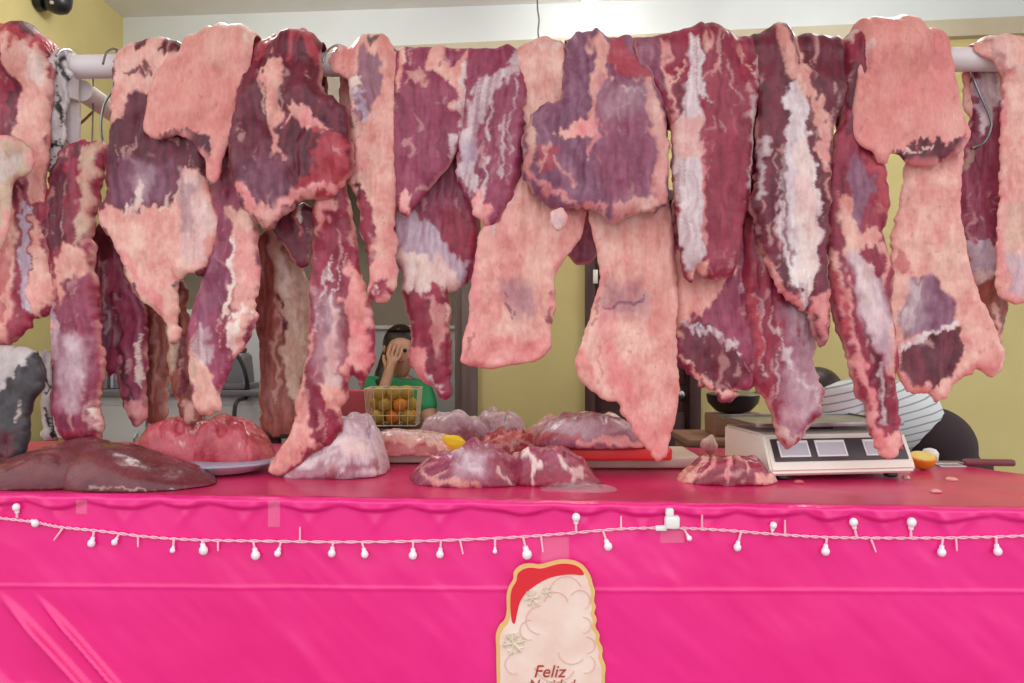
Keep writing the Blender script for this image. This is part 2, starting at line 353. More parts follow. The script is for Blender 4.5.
# ---------------------------------------------------------------- the setting
def TZ(x): return 0.938-.0098*x            # the table falls a little to the right
def TY(x): return 1.862-.026*x             # its front edge
K_RAIL, RY0, RZ, RR = .024, 2.15, 2.058, .0315
BW = lambda x: 4.463-.126*x               # back wall line
XL = -2.30
def struct(o): o['kind'] = 'structure'; return o
def quadwall(name, pts, m, th=(0, 0, 0)):
    """solid slab: outline + its copy pushed by th"""
    n = len(pts); V = [Vector(p) for p in pts]+[Vector(p)+Vector(th) for p in pts]
    Fc = [list(range(n)), list(range(2*n-1, n-1, -1))]+[[k, k+n, (k+1) % n+n, (k+1) % n] for k in range(n)]
    bm = bmesh.new(); vs = [bm.verts.new(v) for v in V]
    for f in Fc: bm.faces.new([vs[i] for i in f])
    bmesh.ops.recalc_face_normals(bm, faces=bm.faces[:]); me = bpy.data.meshes.new(name); bm.to_mesh(me); bm.free()
    return struct(link(name, me, m))
XR = 4.2
quadwall('floor', [(-8, -7, 0), (8, -7, 0), (8, 7, 0), (-8, 7, 0)], M['concrete'], (0, 0, -.1))
CEIL = 3.18
CZX = lambda x: CEIL-.02*x
quadwall('ceiling', [(XL-.2, 1.0, CZX(XL-.2)), (XR, 1.0, CZX(XR)), (XR, 6.2, CZX(XR)), (XL-.2, 6.2, CZX(XL-.2))], M['ceiling'], (0, 0, .12))
quadwall('wall_left', [(XL, 2.0, 0), (XL, 6.2, 0), (XL, 6.2, CEIL+.06), (XL, 2.0, CEIL+.06)], M['yellow'], (-.15, 0, 0))
def bwall(name, x0, x1, z0, z1, m, front=0.0, th=.14):
    return quadwall(name, [(x0, BW(x0)-front, z0), (x1, BW(x1)-front, z0), (x1, BW(x1)-front, z1), (x0, BW(x0)-front, z1)], m, (0, th, 0))
def bx(px): a = (px-CX)/F; return 4.463*a/(1+.126*a)          # x on the back wall under a pixel column
OPX0, OPX1, OPZ = -2.16, bx(466), 2.35                          # opening to the room behind
DX0, DX1, DZ = bx(586), bx(701), 2.12
bwall('wall_back', OPX1, DX0, 0, 2.89, M['yellow']); bwall('wall_back_right', DX1, XR, 0, 2.89, M['yellow'])
bwall('wall_back_upper', OPX0, OPX1, OPZ, 2.89, M['taupe']); bwall('wall_back_left', XL, OPX0, 0, 2.89, M['yellow'])
bwall('wall_back_lintel', DX0, DX1, DZ, 2.89, M['yellow'])
bwall('trim_beam', XL, XR, 2.885, 2.972, M['beam'], .05, .2)
bwall('wall_back_top', XL, XR, 2.972, CEIL+.07, M['white_wall'], .02, .2)
# room behind
quadwall('wall_rear', [(XL-.1, 5.6, 0), (1.2, 5.6, 0), (1.2, 5.6, CEIL), (XL-.1, 5.6, CEIL)], M['taupe'], (0, .12, 0))
quadwall('wall_rear_side', [(OPX1+.16, BW(OPX1)+.14, 0), (OPX1+.16, 5.6, 0), (OPX1+.16, 5.6, CEIL), (OPX1+.16, BW(OPX1)+.14, CEIL)], M['taupe'], (.1, 0, 0))
WZ = px2(400, 329, 5.5)[2]
quadwall('trim_wainscot', [(XL, 5.575, 0), (OPX1+.15, 5.575, 0), (OPX1+.15, 5.575, WZ), (XL, 5.575, WZ)], M['clad'], (0, .02, 0))
struct(MB().box(((XL+OPX1+.15)/2, 5.56, WZ+.012), (OPX1+.15-XL, .04, .028), bev=.006).build('trim_rail', M['white']))
# door frame (left of the yellow panel) and the dark door
def jamb(name, pa, pb, z1, m, front=.04):
    xa, xb = bx(pa), bx(pb); x = (xa+xb)/2
    return struct(MB().box((x, BW(x)-front+.09, z1/2), (xb-xa, .2, z1), rot=(0, 0, -.126), bev=.006).build(name, m))
jamb('trim_jamb', 464, 479, OPZ, M['jamb']); jamb('trim_jamb_inner', 457, 464.5, OPZ, M['jamb'], .0)
d = empty('door_1', (0, 0, 0)); d['kind'] = 'structure'
xm = (DX0+DX1)/2; W_ = DX1-DX0
MB().box((xm, BW(xm)+.05, DZ/2), (W_-.06, .045, DZ-.03), rot=(0, 0, -.126), bev=.004).build('door_leaf', M['brown'], d)
for q in (-1, 1):
    for zz, hh in ((.55, .75), (1.5, .85)):
        xx = xm+q*W_*.21; MB().box((xx, BW(xx)+.026, zz), (W_*.33, .02, hh), rot=(0, 0, -.126), bev=.008).build('door_panel', M['brown'], d)
for xx in (DX0+.028, DX1-.028):
    MB().box((xx, BW(xx)+.04, DZ/2), (.056, .16, DZ), rot=(0, 0, -.126), bev=.006).build('door_frame', M['brown'], d)
MB().box((xm, BW(xm)+.04, DZ-.02), (W_, .16, .056), rot=(0, 0, -.126), bev=.006).build('door_frame', M['brown'], d)
MB().sphere((DX1-.1, BW(xm)-.02, 1.02), .028).tube([(DX1-.1, BW(xm)-.02, 1.02), (DX1-.1, BW(xm)+.05, 1.02)], .01).build('door_handle', M['steel'], d)
xx = bx(594.5); MB().box((xx, BW(xx)-.048, px2(594, 275, 4.25)[2]), (.026, .006, .075), rot=(0, 0, -.126), bev=.002).build('door_tag', M['cream'], d)

# ---------------------------------------------------------------- hanging frame of white pipe
def ry(x): return RY0-K_RAIL*x
fr = tag(empty('meat_rail', (0, 2.15, 0)), 'long white plastic pipe rail carrying all the hanging meat, with post and return pipe', 'rail')
def part(o, root):
    o.parent = root; o.matrix_parent_inverse = Matrix.Translation(root.location).inverted() if root.rotation_euler.z == 0 else root.matrix_world.inverted(); return o
xc = px2(65, 62, 2.18)[0]
part(MB().tube([(-1.62, ry(-1.62), RZ), (2.1, ry(2.1), RZ)], RR, 24).build('rail_pipe', M['pvc']), fr)
part(MB().tube([(xc, ry(xc)+.035, RZ-.02), (xc, ry(xc)+.035, 1.72)], .022, 20).lathe([(.0, 0), (.022, .0), (.026, .004), (.026, .03), (.022, .034), (0, .034)], (xc, ry(xc)+.035, 1.70), 20).build('post', M['pvc']), fr)
xp = 1.62
part(MB().tube([(xp, ry(xp)+.005, RZ-.02), (xp, ry(xp)+.005, .012)], .024, 20).lathe([(.06, 0), (.06, .008), (.03, .014)], (xp, ry(xp)+.005, 0)).build('post', M['pvc']), fr)
E0 = Vector((xc+.03, ry(xc)+.03, RZ-.055)); E1 = Vector((xc-.17, BW(xc-.17)+.0, RZ-.055))
part(MB().tube([E0, E1], .029, 20).build('return_pipe', M['pvc']), fr)
part(MB().tube([(xc-.03, ry(xc), RZ), (xc+.03, ry(xc), RZ)], .037, 24).tube([(xc, ry(xc)+.002, RZ), (xc, ry(xc)+.002, RZ-.09)], .034, 24).build('pipe_fitting', M['pvc']), fr)

# ---------------------------------------------------------------- meat
def meat(name, label, pts, zones=(), base='lean', T=.045, Rd=.03, lay=0.0, Y=None, back=.18, rag=.0065, lump=.012, rid=.0025, rim=None, grow=.0045, fold=.0, seed=1, ang=90, sway=0.0, table=False, matn='flesh', g=.005, cup=0.0, group='meat hung from the rail', bands=6):
    T *= .62 if base in ('fat', 'salmon') and T < .045 else .78
    P = parse(pts); drape = Y is None
    Yf = (RY0-RR-lay-.6*T) if drape else Y+T*.5
    k = K_RAIL if not table else 0.0
    def un(p):
        Yp = Yf/(1+k*(p[:, 0]-CX)/F); return np.stack([(p[:, 0]-CX)/F*Yp, CZ-(p[:, 1]-CY)/F*Yp], 1)
    r = RR+lay; Tx = None; Rd = min(Rd, .012+.35*T)
    if drape:
        top = P[:, 1] <= 52; idx = np.where(top)[0]; n = len(P)
        st = [i for i in idx if not top[i-1]]; i0 = st[0] if st else 0
        P = np.roll(P, -i0, 0); top = np.roll(top, -i0); m = int(np.argmin(top)) if not top.all() else n
        run, rest = P[:m], P[m:]
        Yr = RY0/(1+k*(run[:, 0]-CX)/F); xr_ = (run[:, 0]-CX)/F*Yf/(1+k*(run[:, 0]-CX)/F); zt = CZ-(run[:, 1]-CY)/F*Yr
        Tt = np.clip(zt-RZ-r, .008, .085); o = np.argsort(xr_); xs, Ts = xr_[o], Tt[o]
        Tx = lambda x: np.interp(x, xs, Ts)
        Rm = r+float(Ts.mean())*.5; q = un(rest); q[:, 1] -= RZ
        q[:, 1] = np.minimum(q[:, 1], 0.004)
        a, b = xr_[0], xr_[-1]; h = math.pi*Rm; wd = b-a; rng = random.Random(seed)
        flap = np.array([(a, .012), (a+.004, h/2), (a+.01, h), (a+.05*wd, h+back*rng.uniform(.6, .95)), (a+.35*wd, h+back*rng.uniform(.85, 1.1)),
                         (a+.7*wd, h+back*rng.uniform(.75, 1.1)), (b-.05*wd, h+back*rng.uniform(.6, .95)), (b-.01, h), (b-.004, h/2), (b, .012)])
        poly = np.vstack([flap, q])
    else:
        poly = un(P); poly[:, 1] -= RZ
    # tidy orientation, round the corners, ragged edge
    t = np.roll(poly, -1, 0)-np.roll(poly, 1, 0); nr = np.stack([t[:, 1], -t[:, 0]], 1); nr /= np.linalg.norm(nr, axis=1)[:, None]+1e-9
    ar = .5*np.sum(poly[:, 0]*np.roll(poly[:, 1], -1)-np.roll(poly[:, 0], -1)*poly[:, 1]); poly = poly+nr*grow*(1 if ar > 0 else -1)
    q_ = np.roll(poly, -1, 0); poly = np.stack([.87*poly+.13*q_, .13*poly+.87*q_], 1).reshape(-1, 2); poly = resample(poly, g)
    if table:
        zt_ = TZ(float(np.mean(poly[:, 0])))+.002-RZ
    t = np.roll(poly, -1, 0)-np.roll(poly, 1, 0); nr = np.stack([t[:, 1], -t[:, 0]], 1); nr /= np.linalg.norm(nr, axis=1)[:, None]+1e-9
    dn = (fbm(poly[:, 0]/.03+9, poly[:, 1]/.03, seed+2, 2)-.5)*2*rag+(vn(poly[:, 0]/.011, poly[:, 1]/.011, seed+4)-.5)*rag*1.6*vn(poly[:, 0]/.09, poly[:, 1]/.09, seed+6)*1.4
    poly = poly+nr*dn[:, None]
    V, Fc, bd = tri_fill(poly, g, seed)
    V, d, prof = round_edge(V, poly, bd, Rd)
    x, s = V[:, 0], V[:, 1]
    # flat picture of the face, for placing the tissue patches
    Yp = Yf/(1-0*x) ; Yp = Yf-k*x
    py = CY-((RZ+np.minimum(s, 0))-CZ)*F/Yp-np.where(s > 0, s/(math.pi*.5*(r+.02))*22, 0); pxx = CX+x*F/Yp
    U = np.stack([pxx, py], 1)
    col, rise = paint(U, base, zones, seed*13+5, ang)
    col2, _ = paint(U+np.array([300., 170.]), base, (), seed*13+77, ang)
    if rim is None: rim = ('pfat', .018, .85) if base in ('fat', 'salmon', 'pale', 'tan') else ('fat', .0055, .5)
    mk = sstep(.40, .62, fbm(x/.05+5, s/.07, seed+51, 2)); rw = sstep(rim[1]*(.5+mk), rim[1]*.2, d)*rim[2]*mk
    if base not in ('hide', 'hidew', 'black'): col = col*(1-rw[:, None])+tcol(rim[0], U, seed+301, ang)*rw[:, None]; rise = np.maximum(rise, rw)
    Tb = np.full(len(V), T)
    if drape:
        bl = sstep(-.10, .01, s); Tb = T*(1-bl)+Tx(x)*bl
    h = .5*Tb*prof
    big = (fbm(x/.11+3, s/.16, seed+21, 2)-.5)*2*lump; mid = (fbm(x/.035, s/.06, seed+23, 2)-.5)*lump*.9
    rd = (fbm(x/.011, s/.09, seed+27, 2, vn0)-.5)*2*rid+(np.abs(fbm(x/.06+s*.8, s/.22, seed+29, 2)-.5)*2-.3)*lump*1.1
    ed = sstep(0, .02, d)
    kn = np.abs(fbm(x/.02, s/.022, seed+33, 2)-.5)*2
    hf = h+ed*(mid*1.1+rd+rise*.0018*ed+rw*.010*(.55-kn)); hb = h+ed*mid*.3
    if drape: hb = np.minimum(hb, .5*Tb); hf = np.where(s > 0, np.maximum(hf, .3*h), hf)
    mo = big*sstep(.06, -.12, s) if drape else big
    xcn = .5*(x.min()+x.max()); mo = mo+cup*((x-xcn)/(.5*(x.max()-x.min())))**2
    def place(off, keep):
        """off: distance from the middle layer, + towards the viewer"""
        if drape:
            rm = r+.5*Tb; Rm2 = max(float(np.mean(rm)), RR); L = math.pi*(Rm)
            rad = rm+off; a = np.clip(s/Rm, 0, math.pi)
            yy = -rad*np.cos(a); zz = RZ+rad*np.sin(a)
            low = s < 0; yy = np.where(low, -rad+mo+sway*s, yy); zz = np.where(low, RZ+s, zz)
            bk = s > L; yy = np.where(bk, rad, yy); zz = np.where(bk, RZ-(s-L), zz)
            y = RY0-k*x+yy
        else:
            y = Yf-k*x-off+mo+sway*s; zz = RZ+s
        return np.stack([x, y, zz], 1)
    A = place(hf, 0); B = place(-hb, 0); A[bd] = place(np.zeros(len(V)), 0)[bd]
    if table:
        lim = zt_+RZ; A[:, 2] = np.maximum(A[:, 2], lim); B[:, 2] = np.maximum(B[:, 2], lim)
    inn = np.where(~bd)[0]; mp = np.arange(len(V)); mp[inn] = len(V)+np.arange(len(inn))
    VV = np.vstack([A, B[inn]]); FF = np.vstack([Fc, mp[Fc][:, ::-1]]); CC = np.vstack([col, col2[inn]])
    o_ = VV.mean(0); 
    if not drape: o_[2] = VV[:, 2].max()
    else: o_ = np.array([VV[:, 0].mean(), RY0-k*VV[:, 0].mean(), RZ])
    if table: o_[2] = zt_+RZ
    ob = from_arrays(name, VV-o_, FF, M[matn], None, True, CC); ob.location = o_
    return tag(ob, label, 'meat', group)
def mound(name, label, pl, pr, pyb, pyt, depth, base='lean', zones=(), peaks=((-1, .7), (0, 1), (1, .7)), rag=.08, lump=.012, seed=1, cat='meat', group='cuts of meat laid on the counter', matn='wet', p=2.4, g=.0034, sharp=.55, z0=None, ang=20, rid=.002, yaw=0, parent=None, pxc=None):
    pc = .5*(pl+pr)
    zb = None; x = 0
    for _ in range(4):
        zb = (TZ(x) if z0 is None else z0)+.0015; Yf = (CZ-zb)*F/(pyb-CY); Ym = Yf+depth/2; x = (pc-CX)/F*Ym
    a = (pr-pl)/2/F*Ym; b = depth/2; H = CZ-(pyt-CY)/F*Ym-zb
    th = np.linspace(0, 2*np.pi, 140, endpoint=False)
    rr = (np.abs(np.cos(th))**p+np.abs(np.sin(th))**p)**(-1/p)
    nz = 1+(fbm(np.cos(th)*2.2+7, np.sin(th)*2.2+3, seed, 3)-.5)*2*rag
    poly = np.stack([a*rr*nz*np.cos(th), b*rr*nz*np.sin(th)], 1)
    if yaw: c_, s_ = math.cos(yaw), math.sin(yaw); poly = poly@np.array([[c_, s_], [-s_, c_]])
    poly = resample(poly, g); V, Fc, bd = tri_fill(poly, g, seed); V, d, prof = round_edge(V, poly, bd, sharp*min(a, b)*.9)
    u = V[:, 0]/a; pk = np.interp(u, [q[0] for q in peaks], [q[1] for q in peaks])
    z = H*prof*pk+sstep(0, .03, d)*((fbm(V[:, 0]/.07+3, V[:, 1]/.07, seed+5, 2)-.5)*3*lump+(fbm(V[:, 0]/.028, V[:, 1]/.028, seed+8, 2)-.5)*lump*1.3-np.exp(-(np.abs(fbm(V[:, 0]/.09+7, V[:, 1]/.12, seed+15, 2)-.5)/.025)**2)*lump*1.2)
    z = np.maximum(z, .002*(d > 0)); top = np.stack([V[:, 0], V[:, 1], z], 1)
    Wd = top+np.array([x, Ym, zb]); U = np.stack([CX+Wd[:, 0]*F/Wd[:, 1], CY-(Wd[:, 2]-CZ)*F/Wd[:, 1]], 1)
    NC = np.stack([Wd[:, 0]*340, (Wd[:, 1]+1.2*Wd[:, 2])*340], 1); col, rise = paint(U, base, zones, seed*11+3, ang, NC); top[:, 2] += rise*.003*(d > .004)
    inn = np.where(~bd)[0]; mp = np.arange(len(V)); mp[inn] = len(V)+np.arange(len(inn))
    bot = np.stack([V[inn, 0], V[inn, 1], np.zeros(len(inn))], 1)
    ob = from_arrays(name, np.vstack([top, bot]), np.vstack([Fc, mp[Fc][:, ::-1]]), M[matn], parent, True, np.vstack([col, col[inn]])); ob.location = (x, Ym, zb)
    if parent is None: tag(ob, label, cat, group)
    return ob

# ---- left end
meat('beef_cut', 'dark red shank with long fat strips draped over the far left end of the rail',
 '-14,14 5,15 20,22 32,35 42,40 44,50 49,60 51,80 50,110 49,140 47,170 45,205 45,240 50,268 56,298 49,311 41,317 33,318 31,326 24,330 12,344 -14,346',
 [('g', '4', '20,60,3 22,150,3 20,260,3'), ('g', '4', '36,70,3 38,160,3 36,240,3 44,300,3'), ('p', 'lred', '-20,8 22,16 46,38 50,70 30,75 14,58 -20,52', 3), ('p', 'ldark', '8,22 26,28 32,44 18,52 8,44'), ('p', 'fat', '18,55 50,55 52,150 46,200 30,200 24,140 20,95'), ('p', 'pale', '30,55 48,60 44,90 32,85', 4, .8),
  ('p', 'ldark', '12,72 19,72 20,140 12,138'), ('p', 'fat', '-20,200 16,205 18,300 12,346 -20,346', 5), ('p', 'lred', '0,235 14,240 10,300 -8,300', 4, .7), ('s', 'blue', '27,205,7 26,250,9 29,310,6', 2), ('p', 'fat', '33,215 45,240 58,300 40,320 32,316'), ('p', 'ldark', '10,182 22,180 24,198 12,200'), ('p', 'lred', '-20,305 8,305 9,330 -20,330', 3, .6)],
 T=.05, Rd=.03, lay=.0, seed=11, back=.15)
meat('fat_flap', 'pale beige fat flap at the far left edge, beside the dark red shank',
 '-14,136 8,137 22,142 31,151 33,162 28,172 14,178 10,186 10,212 6,236 0,252 -14,255',
 [('p', 'hidew', '-20,150 30,155 20,175 -20,180', 5, .5)], base='tan', T=.02, Rd=.015, Y=1.99, seed=12, rag=.002, lump=.006)
meat('spotted_skin_strip', 'narrow pale strip with black spots hanging beside the left rail hook',
 '50,50 64,50 71,75 66,84 68,100 64,112 63,138 58,152 56,168 48,170 49,140 47,110 48,75',
 [('p', 'black', '57,62 63,58 70,75 66,76'), ('p', 'black', '56,93 61,93 60,105 62,118 58,126 55,124 55,108', 1.5), ('s', 'black', '51,143,3 53,150,3', 1, 1), ('s', 'black', '58,140,3 56,150,3', 1), ('s', 'black', '61,144,2 58,158,3', 1), ('s', 'black', '52,158,2 55,162,3', 1), ('s', 'black', '57,80,2 58,84,2', 1)],
 base='hidew', T=.018, Rd=.012, seed=13, back=.08)
meat('tongue_strip', 'long hooked strip, dark at the top and shiny mauve lower down, reaching to the liver',
 '66,148 82,141 96,144 108,142 107,156 100,176 97,205 93,232 94,270 98,300 101,340 102,372 98,400 103,430 98,440 62,440 56,420 53,380 52,340 50,300 45,265 44,232 47,200 52,168',
 [('g', '4', '70,170,3 74,240,3 90,290,3'), ('g', '3', '62,250,3 60,320,3'), ('g', '4', '86,160,3 84,230,3'), ('p', 'ldark', '54,165 70,150 72,210 76,255 86,290 82,296 68,250 64,225 52,215 50,190'), ('p', 'tan', '88,143 108,142 100,180 94,235 88,250 84,200 82,165', 4), ('s', 'ldark', '80,145,4 78,158,5', 2), ('s', 'ldark', '72,150,3 70,165,5', 2), ('p', 'fat', '72,245 90,250 92,285 84,300 88,340 76,340 66,320 58,290 60,262', 4), ('p', 'ldark', '46,222 62,216 66,240 56,254 46,246'),
  ('p', 'mauve', '70,280 94,270 100,340 101,400 98,432 62,432 56,400 56,345 62,310', 5), ('p', 'silver', '64,335 86,340 88,380 80,412 70,408 62,375', 22, .8), ('s', 'blue', '56,310,6 58,360,6', 3, .7), ('s', 'pale', '57,420,4 63,438,7', 2), ('s', 'pale', '97,410,4 101,437,5', 2), ('s', 'pfat', '48,265,5 52,330,4 54,372,3', 2, .8)],  # silver patch paints a white sheen into the lower mauve muscle
 base='lean', T=.07, Rd=.05, Y=2.08, seed=14)
meat('spotted_skin_strip', 'thin white strip with black specks hanging behind the long mauve strip, near the liver',
 '44,350 54,352 56,385 54,410 58,440 42,438 43,410 41,380', [('s', 'black', '50,382,3 50,392,4', 1), ('s', 'black', '47,408,3 50,420,4', 1), ('s', 'black', '55,415,5 58,432,5', 1)], base='hidew', T=.02, Y=2.22, seed=15)
meat('hide_shank', 'grey and black hairy hide piece hanging at the lower left edge',
 '-14,350 4,346 24,348 38,354 45,370 43,388 33,400 28,420 26,445 20,462 -14,464',
 [('p', 'hidew', '-20,340 38,344 36,362 24,370 10,380 8,392 -20,395', 3), ('p', 'ldark', '-20,430 24,430 20,470 -20,470', 6, .6), ('s', 'pale', '26,405,4 20,420,3', 2, .6)], base='hide', T=.07, Rd=.05, Y=2.03, seed=16, rag=.004)
meat('lean_strip', 'dark purple lean strip of three strands hanging left of the broad fat sheet',
 '90,232 100,226 113,232 124,252 130,280 136,294 144,304 146,330 147,360 145,400 146,416 137,426 128,412 120,372 110,376 104,352 98,320 93,280',
 [('g', '5', '118,260,3 120,340,3 130,400,3'), ('g', '4', '134,310,3 138,400,3'), ('p', 'purple', '104,290 116,300 114,360 106,345', 5), ('s', 'ldark', '119,290,4 122,340,6 132,400,5', 2), ('s', 'memb', '108,262,3 110,330,4', 2, .5), ('s', 'pale', '145,330,3 145,385,3', 1.5, .8), ('p', 'pfat', '120,398 134,402 147,400 146,420 134,428', 4, .7), ('p', 'ldark', '92,228 112,228 120,260 112,262 100,250')],
 base='mauve', T=.055, Rd=.03, Y=2.2, seed=17)
meat('rib_strip', 'reddish brown rib strip hanging in shadow behind the broad fat sheet',
 '143,290 166,296 170,330 167,380 168,418 158,424 148,422 145,380', [('g', '4', '155,300,3 158,410,3'), ('s', 'pale', '147,330,3 147,400,3', 2, .7), ('s', 'fat', '160,300,3 158,400,4', 3, .5)], base='brown', T=.035, Y=2.27, seed=18)
meat('trim_strip', 'small ragged brown strip with a fatty knob at its foot, in front of the grey cupboards',
 '170,286 182,280 188,300 189,345 189,380 192,400 199,412 197,421 188,424 180,415 178,398 172,388 168,340',
 [('p', 'tan', '168,300 182,290 180,370 170,370', 4), ('s', 'ldark', '184,320,4 184,390,6', 2), ('p', 'fat', '180,398 196,400 200,420 186,424', 3, .7)], base='brown', T=.04, Y=2.2, seed=19)
# ---- broad fat sheet with lean top, salmon flap over it
meat('flank_sheet', 'broad slab, dark lean above and wide pale fat sheet below, near left rail end',
 '113,49 124,46 136,42 160,40 178,44 192,60 206,110 208,150 206,178 212,205 218,224 215,246 207,262 203,276 196,272 188,272 180,280 175,290 179,310 179,342 171,342 164,318 152,306 140,298 128,276 119,254 112,238 99,222 100,210 107,192 105,165 109,140 112,90',
 [('g', '3', '140,120,3 150,180,3'), ('g', '3', '175,110,4 168,180,3'), ('g', '3', '120,215,4 140,270,4 168,310,3'), ('g', '3', '184,190,4 190,260,4'), ('p', 'fat', '112,30 185,30 170,80 150,96 144,92 134,100 122,120 112,126'), ('s', 'ldark', '134,46,9 146,50,7', 2.5), ('s', 'ldark', '126,76,5 138,68,4 140,80,5 150,66,5 152,76,5', 1.5, .9), ('p', 'ldark', '165,40 182,44 172,60 158,56', 3),
  ('p', 'fat', '98,212 112,208 135,212 172,206 180,180 190,165 208,180 222,225 214,268 178,282 182,345 168,345 140,300 118,258', 3), ('p', 'memb', '180,168 200,178 216,222 206,262 184,258 182,215', 6, .45), ('p', 'purple', '176,180 192,185 196,230 180,232', 7, .45),
  ('p', 'purple', '122,160 174,160 172,195 150,208 116,206 112,190', 18, .75), ('p', 'silver', '136,166 156,166 152,200 140,204', 18, .45), ('s', 'pale', '143,180,3 140,205,8 128,213,6', 2.5, .95), ('s', 'pale', '170,190,3 164,208,5', 2.5, .8), ('p', 'pfat', '118,250 130,270 146,296 170,318 168,300 142,275 126,250', 5, .8)],  # silver patch here is white sheen painted over the purple lean
 base='ldark', T=.04, Rd=.025, lay=0, seed=21, back=.22)
meat('fat_cap_flap', 'smooth salmon pink fat flap folded over the rail, left of the dark red chunk',
 '180,45 190,34 200,29 212,27 235,28 250,36 250,52 247,80 242,95 241,114 233,134 224,150 219,175 214,184 208,178 208,160 200,150 190,138 178,134 166,138 152,137 144,131 146,115 149,94 156,74 168,56',
 [('p', 'fat', '195,20 250,20 252,60 236,50 215,42 195,40', 6, .6), ('p', 'ldark', '160,138 176,128 190,130 210,142 214,152 204,158 190,150 176,146', 2), ('s', 'pale', '240,36,6 250,50,5', 2, .7)], base='salmon', T=.03, Rd=.018, lay=.04, seed=22, rag=.002, lump=.01, rid=.0008, back=.16)
meat('lean_chunk', 'dark red knobbly chunk with streaks of fat beside the white pipe gap',
 '246,48 254,44 264,38 274,34 286,30 300,31 308,34 314,42 317,50 317,86 323,94 334,98 345,108 348,130 353,158 349,178 341,188 328,196 302,200 286,212 274,228 262,230 255,214 245,206 236,190 231,165 229,140 237,112 240,85 245,60',
 [('g', '4', '262,60,3 270,100,3 262,140,3 268,190,3'), ('g', '4', '322,98,3 296,132,4 300,170,3 292,196,3'), ('g', '3', '292,32,3 290,60,3'), ('p', 'lred', '246,30 290,24 312,34 316,60 300,46 290,60 286,44 262,50 248,60', 4, .8), ('p', 'fat', '256,60 282,56 290,80 286,100 280,130 288,158 280,152 272,120 266,90 258,80', 3), ('p', 'ldark', '256,54 266,54 264,72 258,74', 2), ('p', 'pfat', '296,104 312,112 322,122 340,134 324,132 306,126 292,124 284,132', 3), ('s', 'pfat', '276,130,2 284,152,3 288,166,2', 1.5),
  ('p', 'lred', '318,130 352,140 352,190 322,205 296,200 300,180 320,172', 4, .9), ('p', 'purple', '238,160 290,158 288,196 262,214 244,196', 24, .55), ('s', 'pfat', '240,185,9 256,208,11 270,218,12 288,204,8 306,192,8 342,188,7', 3, .95), ('s', 'fat', '262,86,3 268,120,4', 2, .6)],
 base='ldark', T=.085, Rd=.06, lay=.02, seed=23, lump=.02, rid=.004)
meat('rib_flap', 'long flap, mauve left side and lumpy fat right side, ending above the minced meat plate',
 '222,49 234,47 246,50 244,110 236,150 244,180 252,208 257,228 256,250 259,268 254,300 256,318 249,334 244,346 233,358 227,376 218,394 219,406 209,416 199,412 192,404 190,380 188,350 189,322 194,302 201,285 209,260 216,242 218,224 211,192 214,150 222,110',
 [('g', '4', '228,200,3 232,280,3 222,350,3'), ('g', '3', '244,220,3 244,310,3'), ('g', '3', '208,280,3 202,350,3'), ('p', 'ldark', '210,140 226,140 232,180 222,205 212,190', 5, .8), ('p', 'fat', '228,205 252,205 262,268 256,320 244,348 234,352 236,300 234,255', 4), ('p', 'pfat', '238,230 258,230 260,300 246,300', 6, .6), ('s', 'pale', '234,240,4 232,300,5 222,345,6', 2), ('s', 'lean', '228,320,6 222,350,7', 2.5), ('p', 'purple', '200,270 224,240 226,300 206,330 194,320', 7, .5),
  ('p', 'fat', '188,350 202,356 214,372 220,398 212,420 196,412 188,390', 4), ('s', 'pale', '236,320,5 246,310,6 232,350,6', 2, .9), ('p', 'memb', '196,330 212,326 210,366 196,360', 6, .6), ('s', 'tan', '192,330,4 196,396,5', 2, .7)],
 base='mauve', T=.04, Rd=.02, lay=0, seed=24, rag=.005, lump=.014)
meat('lung_strip', 'tan and brown holed strip hanging in the gap behind the longest cut',
 '256,240 270,228 285,238 297,262 309,285 313,340 302,400 292,432 276,438 263,426 262,380 259,340 254,310',
 [('p', 'tan', '270,226 300,260 314,290 314,345 300,405 286,390 284,330 276,280', 4), ('p', 'pale', '274,236 290,250 296,300 288,300 280,270', 5, .6), ('s', 'ldark', '281,296,5 284,308,4', 1.5), ('s', 'ldark', '283,318,4 286,330,5', 1.5), ('s', 'tan', '276,300,3 278,400,5', 3, .7)], base='brown', T=.04, Y=2.24, seed=25)
meat('lean_scrap', 'small dark lean lump below the red fringe of the knobbly chunk',
 '274,226 284,208 300,204 316,208 315,240 309,262 301,266 288,250', [('s', 'lred', '294,215,5 300,235,4', 2), ('s', 'pale', '298,206,8 302,222,5', 2)], base='ldark', T=.045, Y=2.12, seed=26)
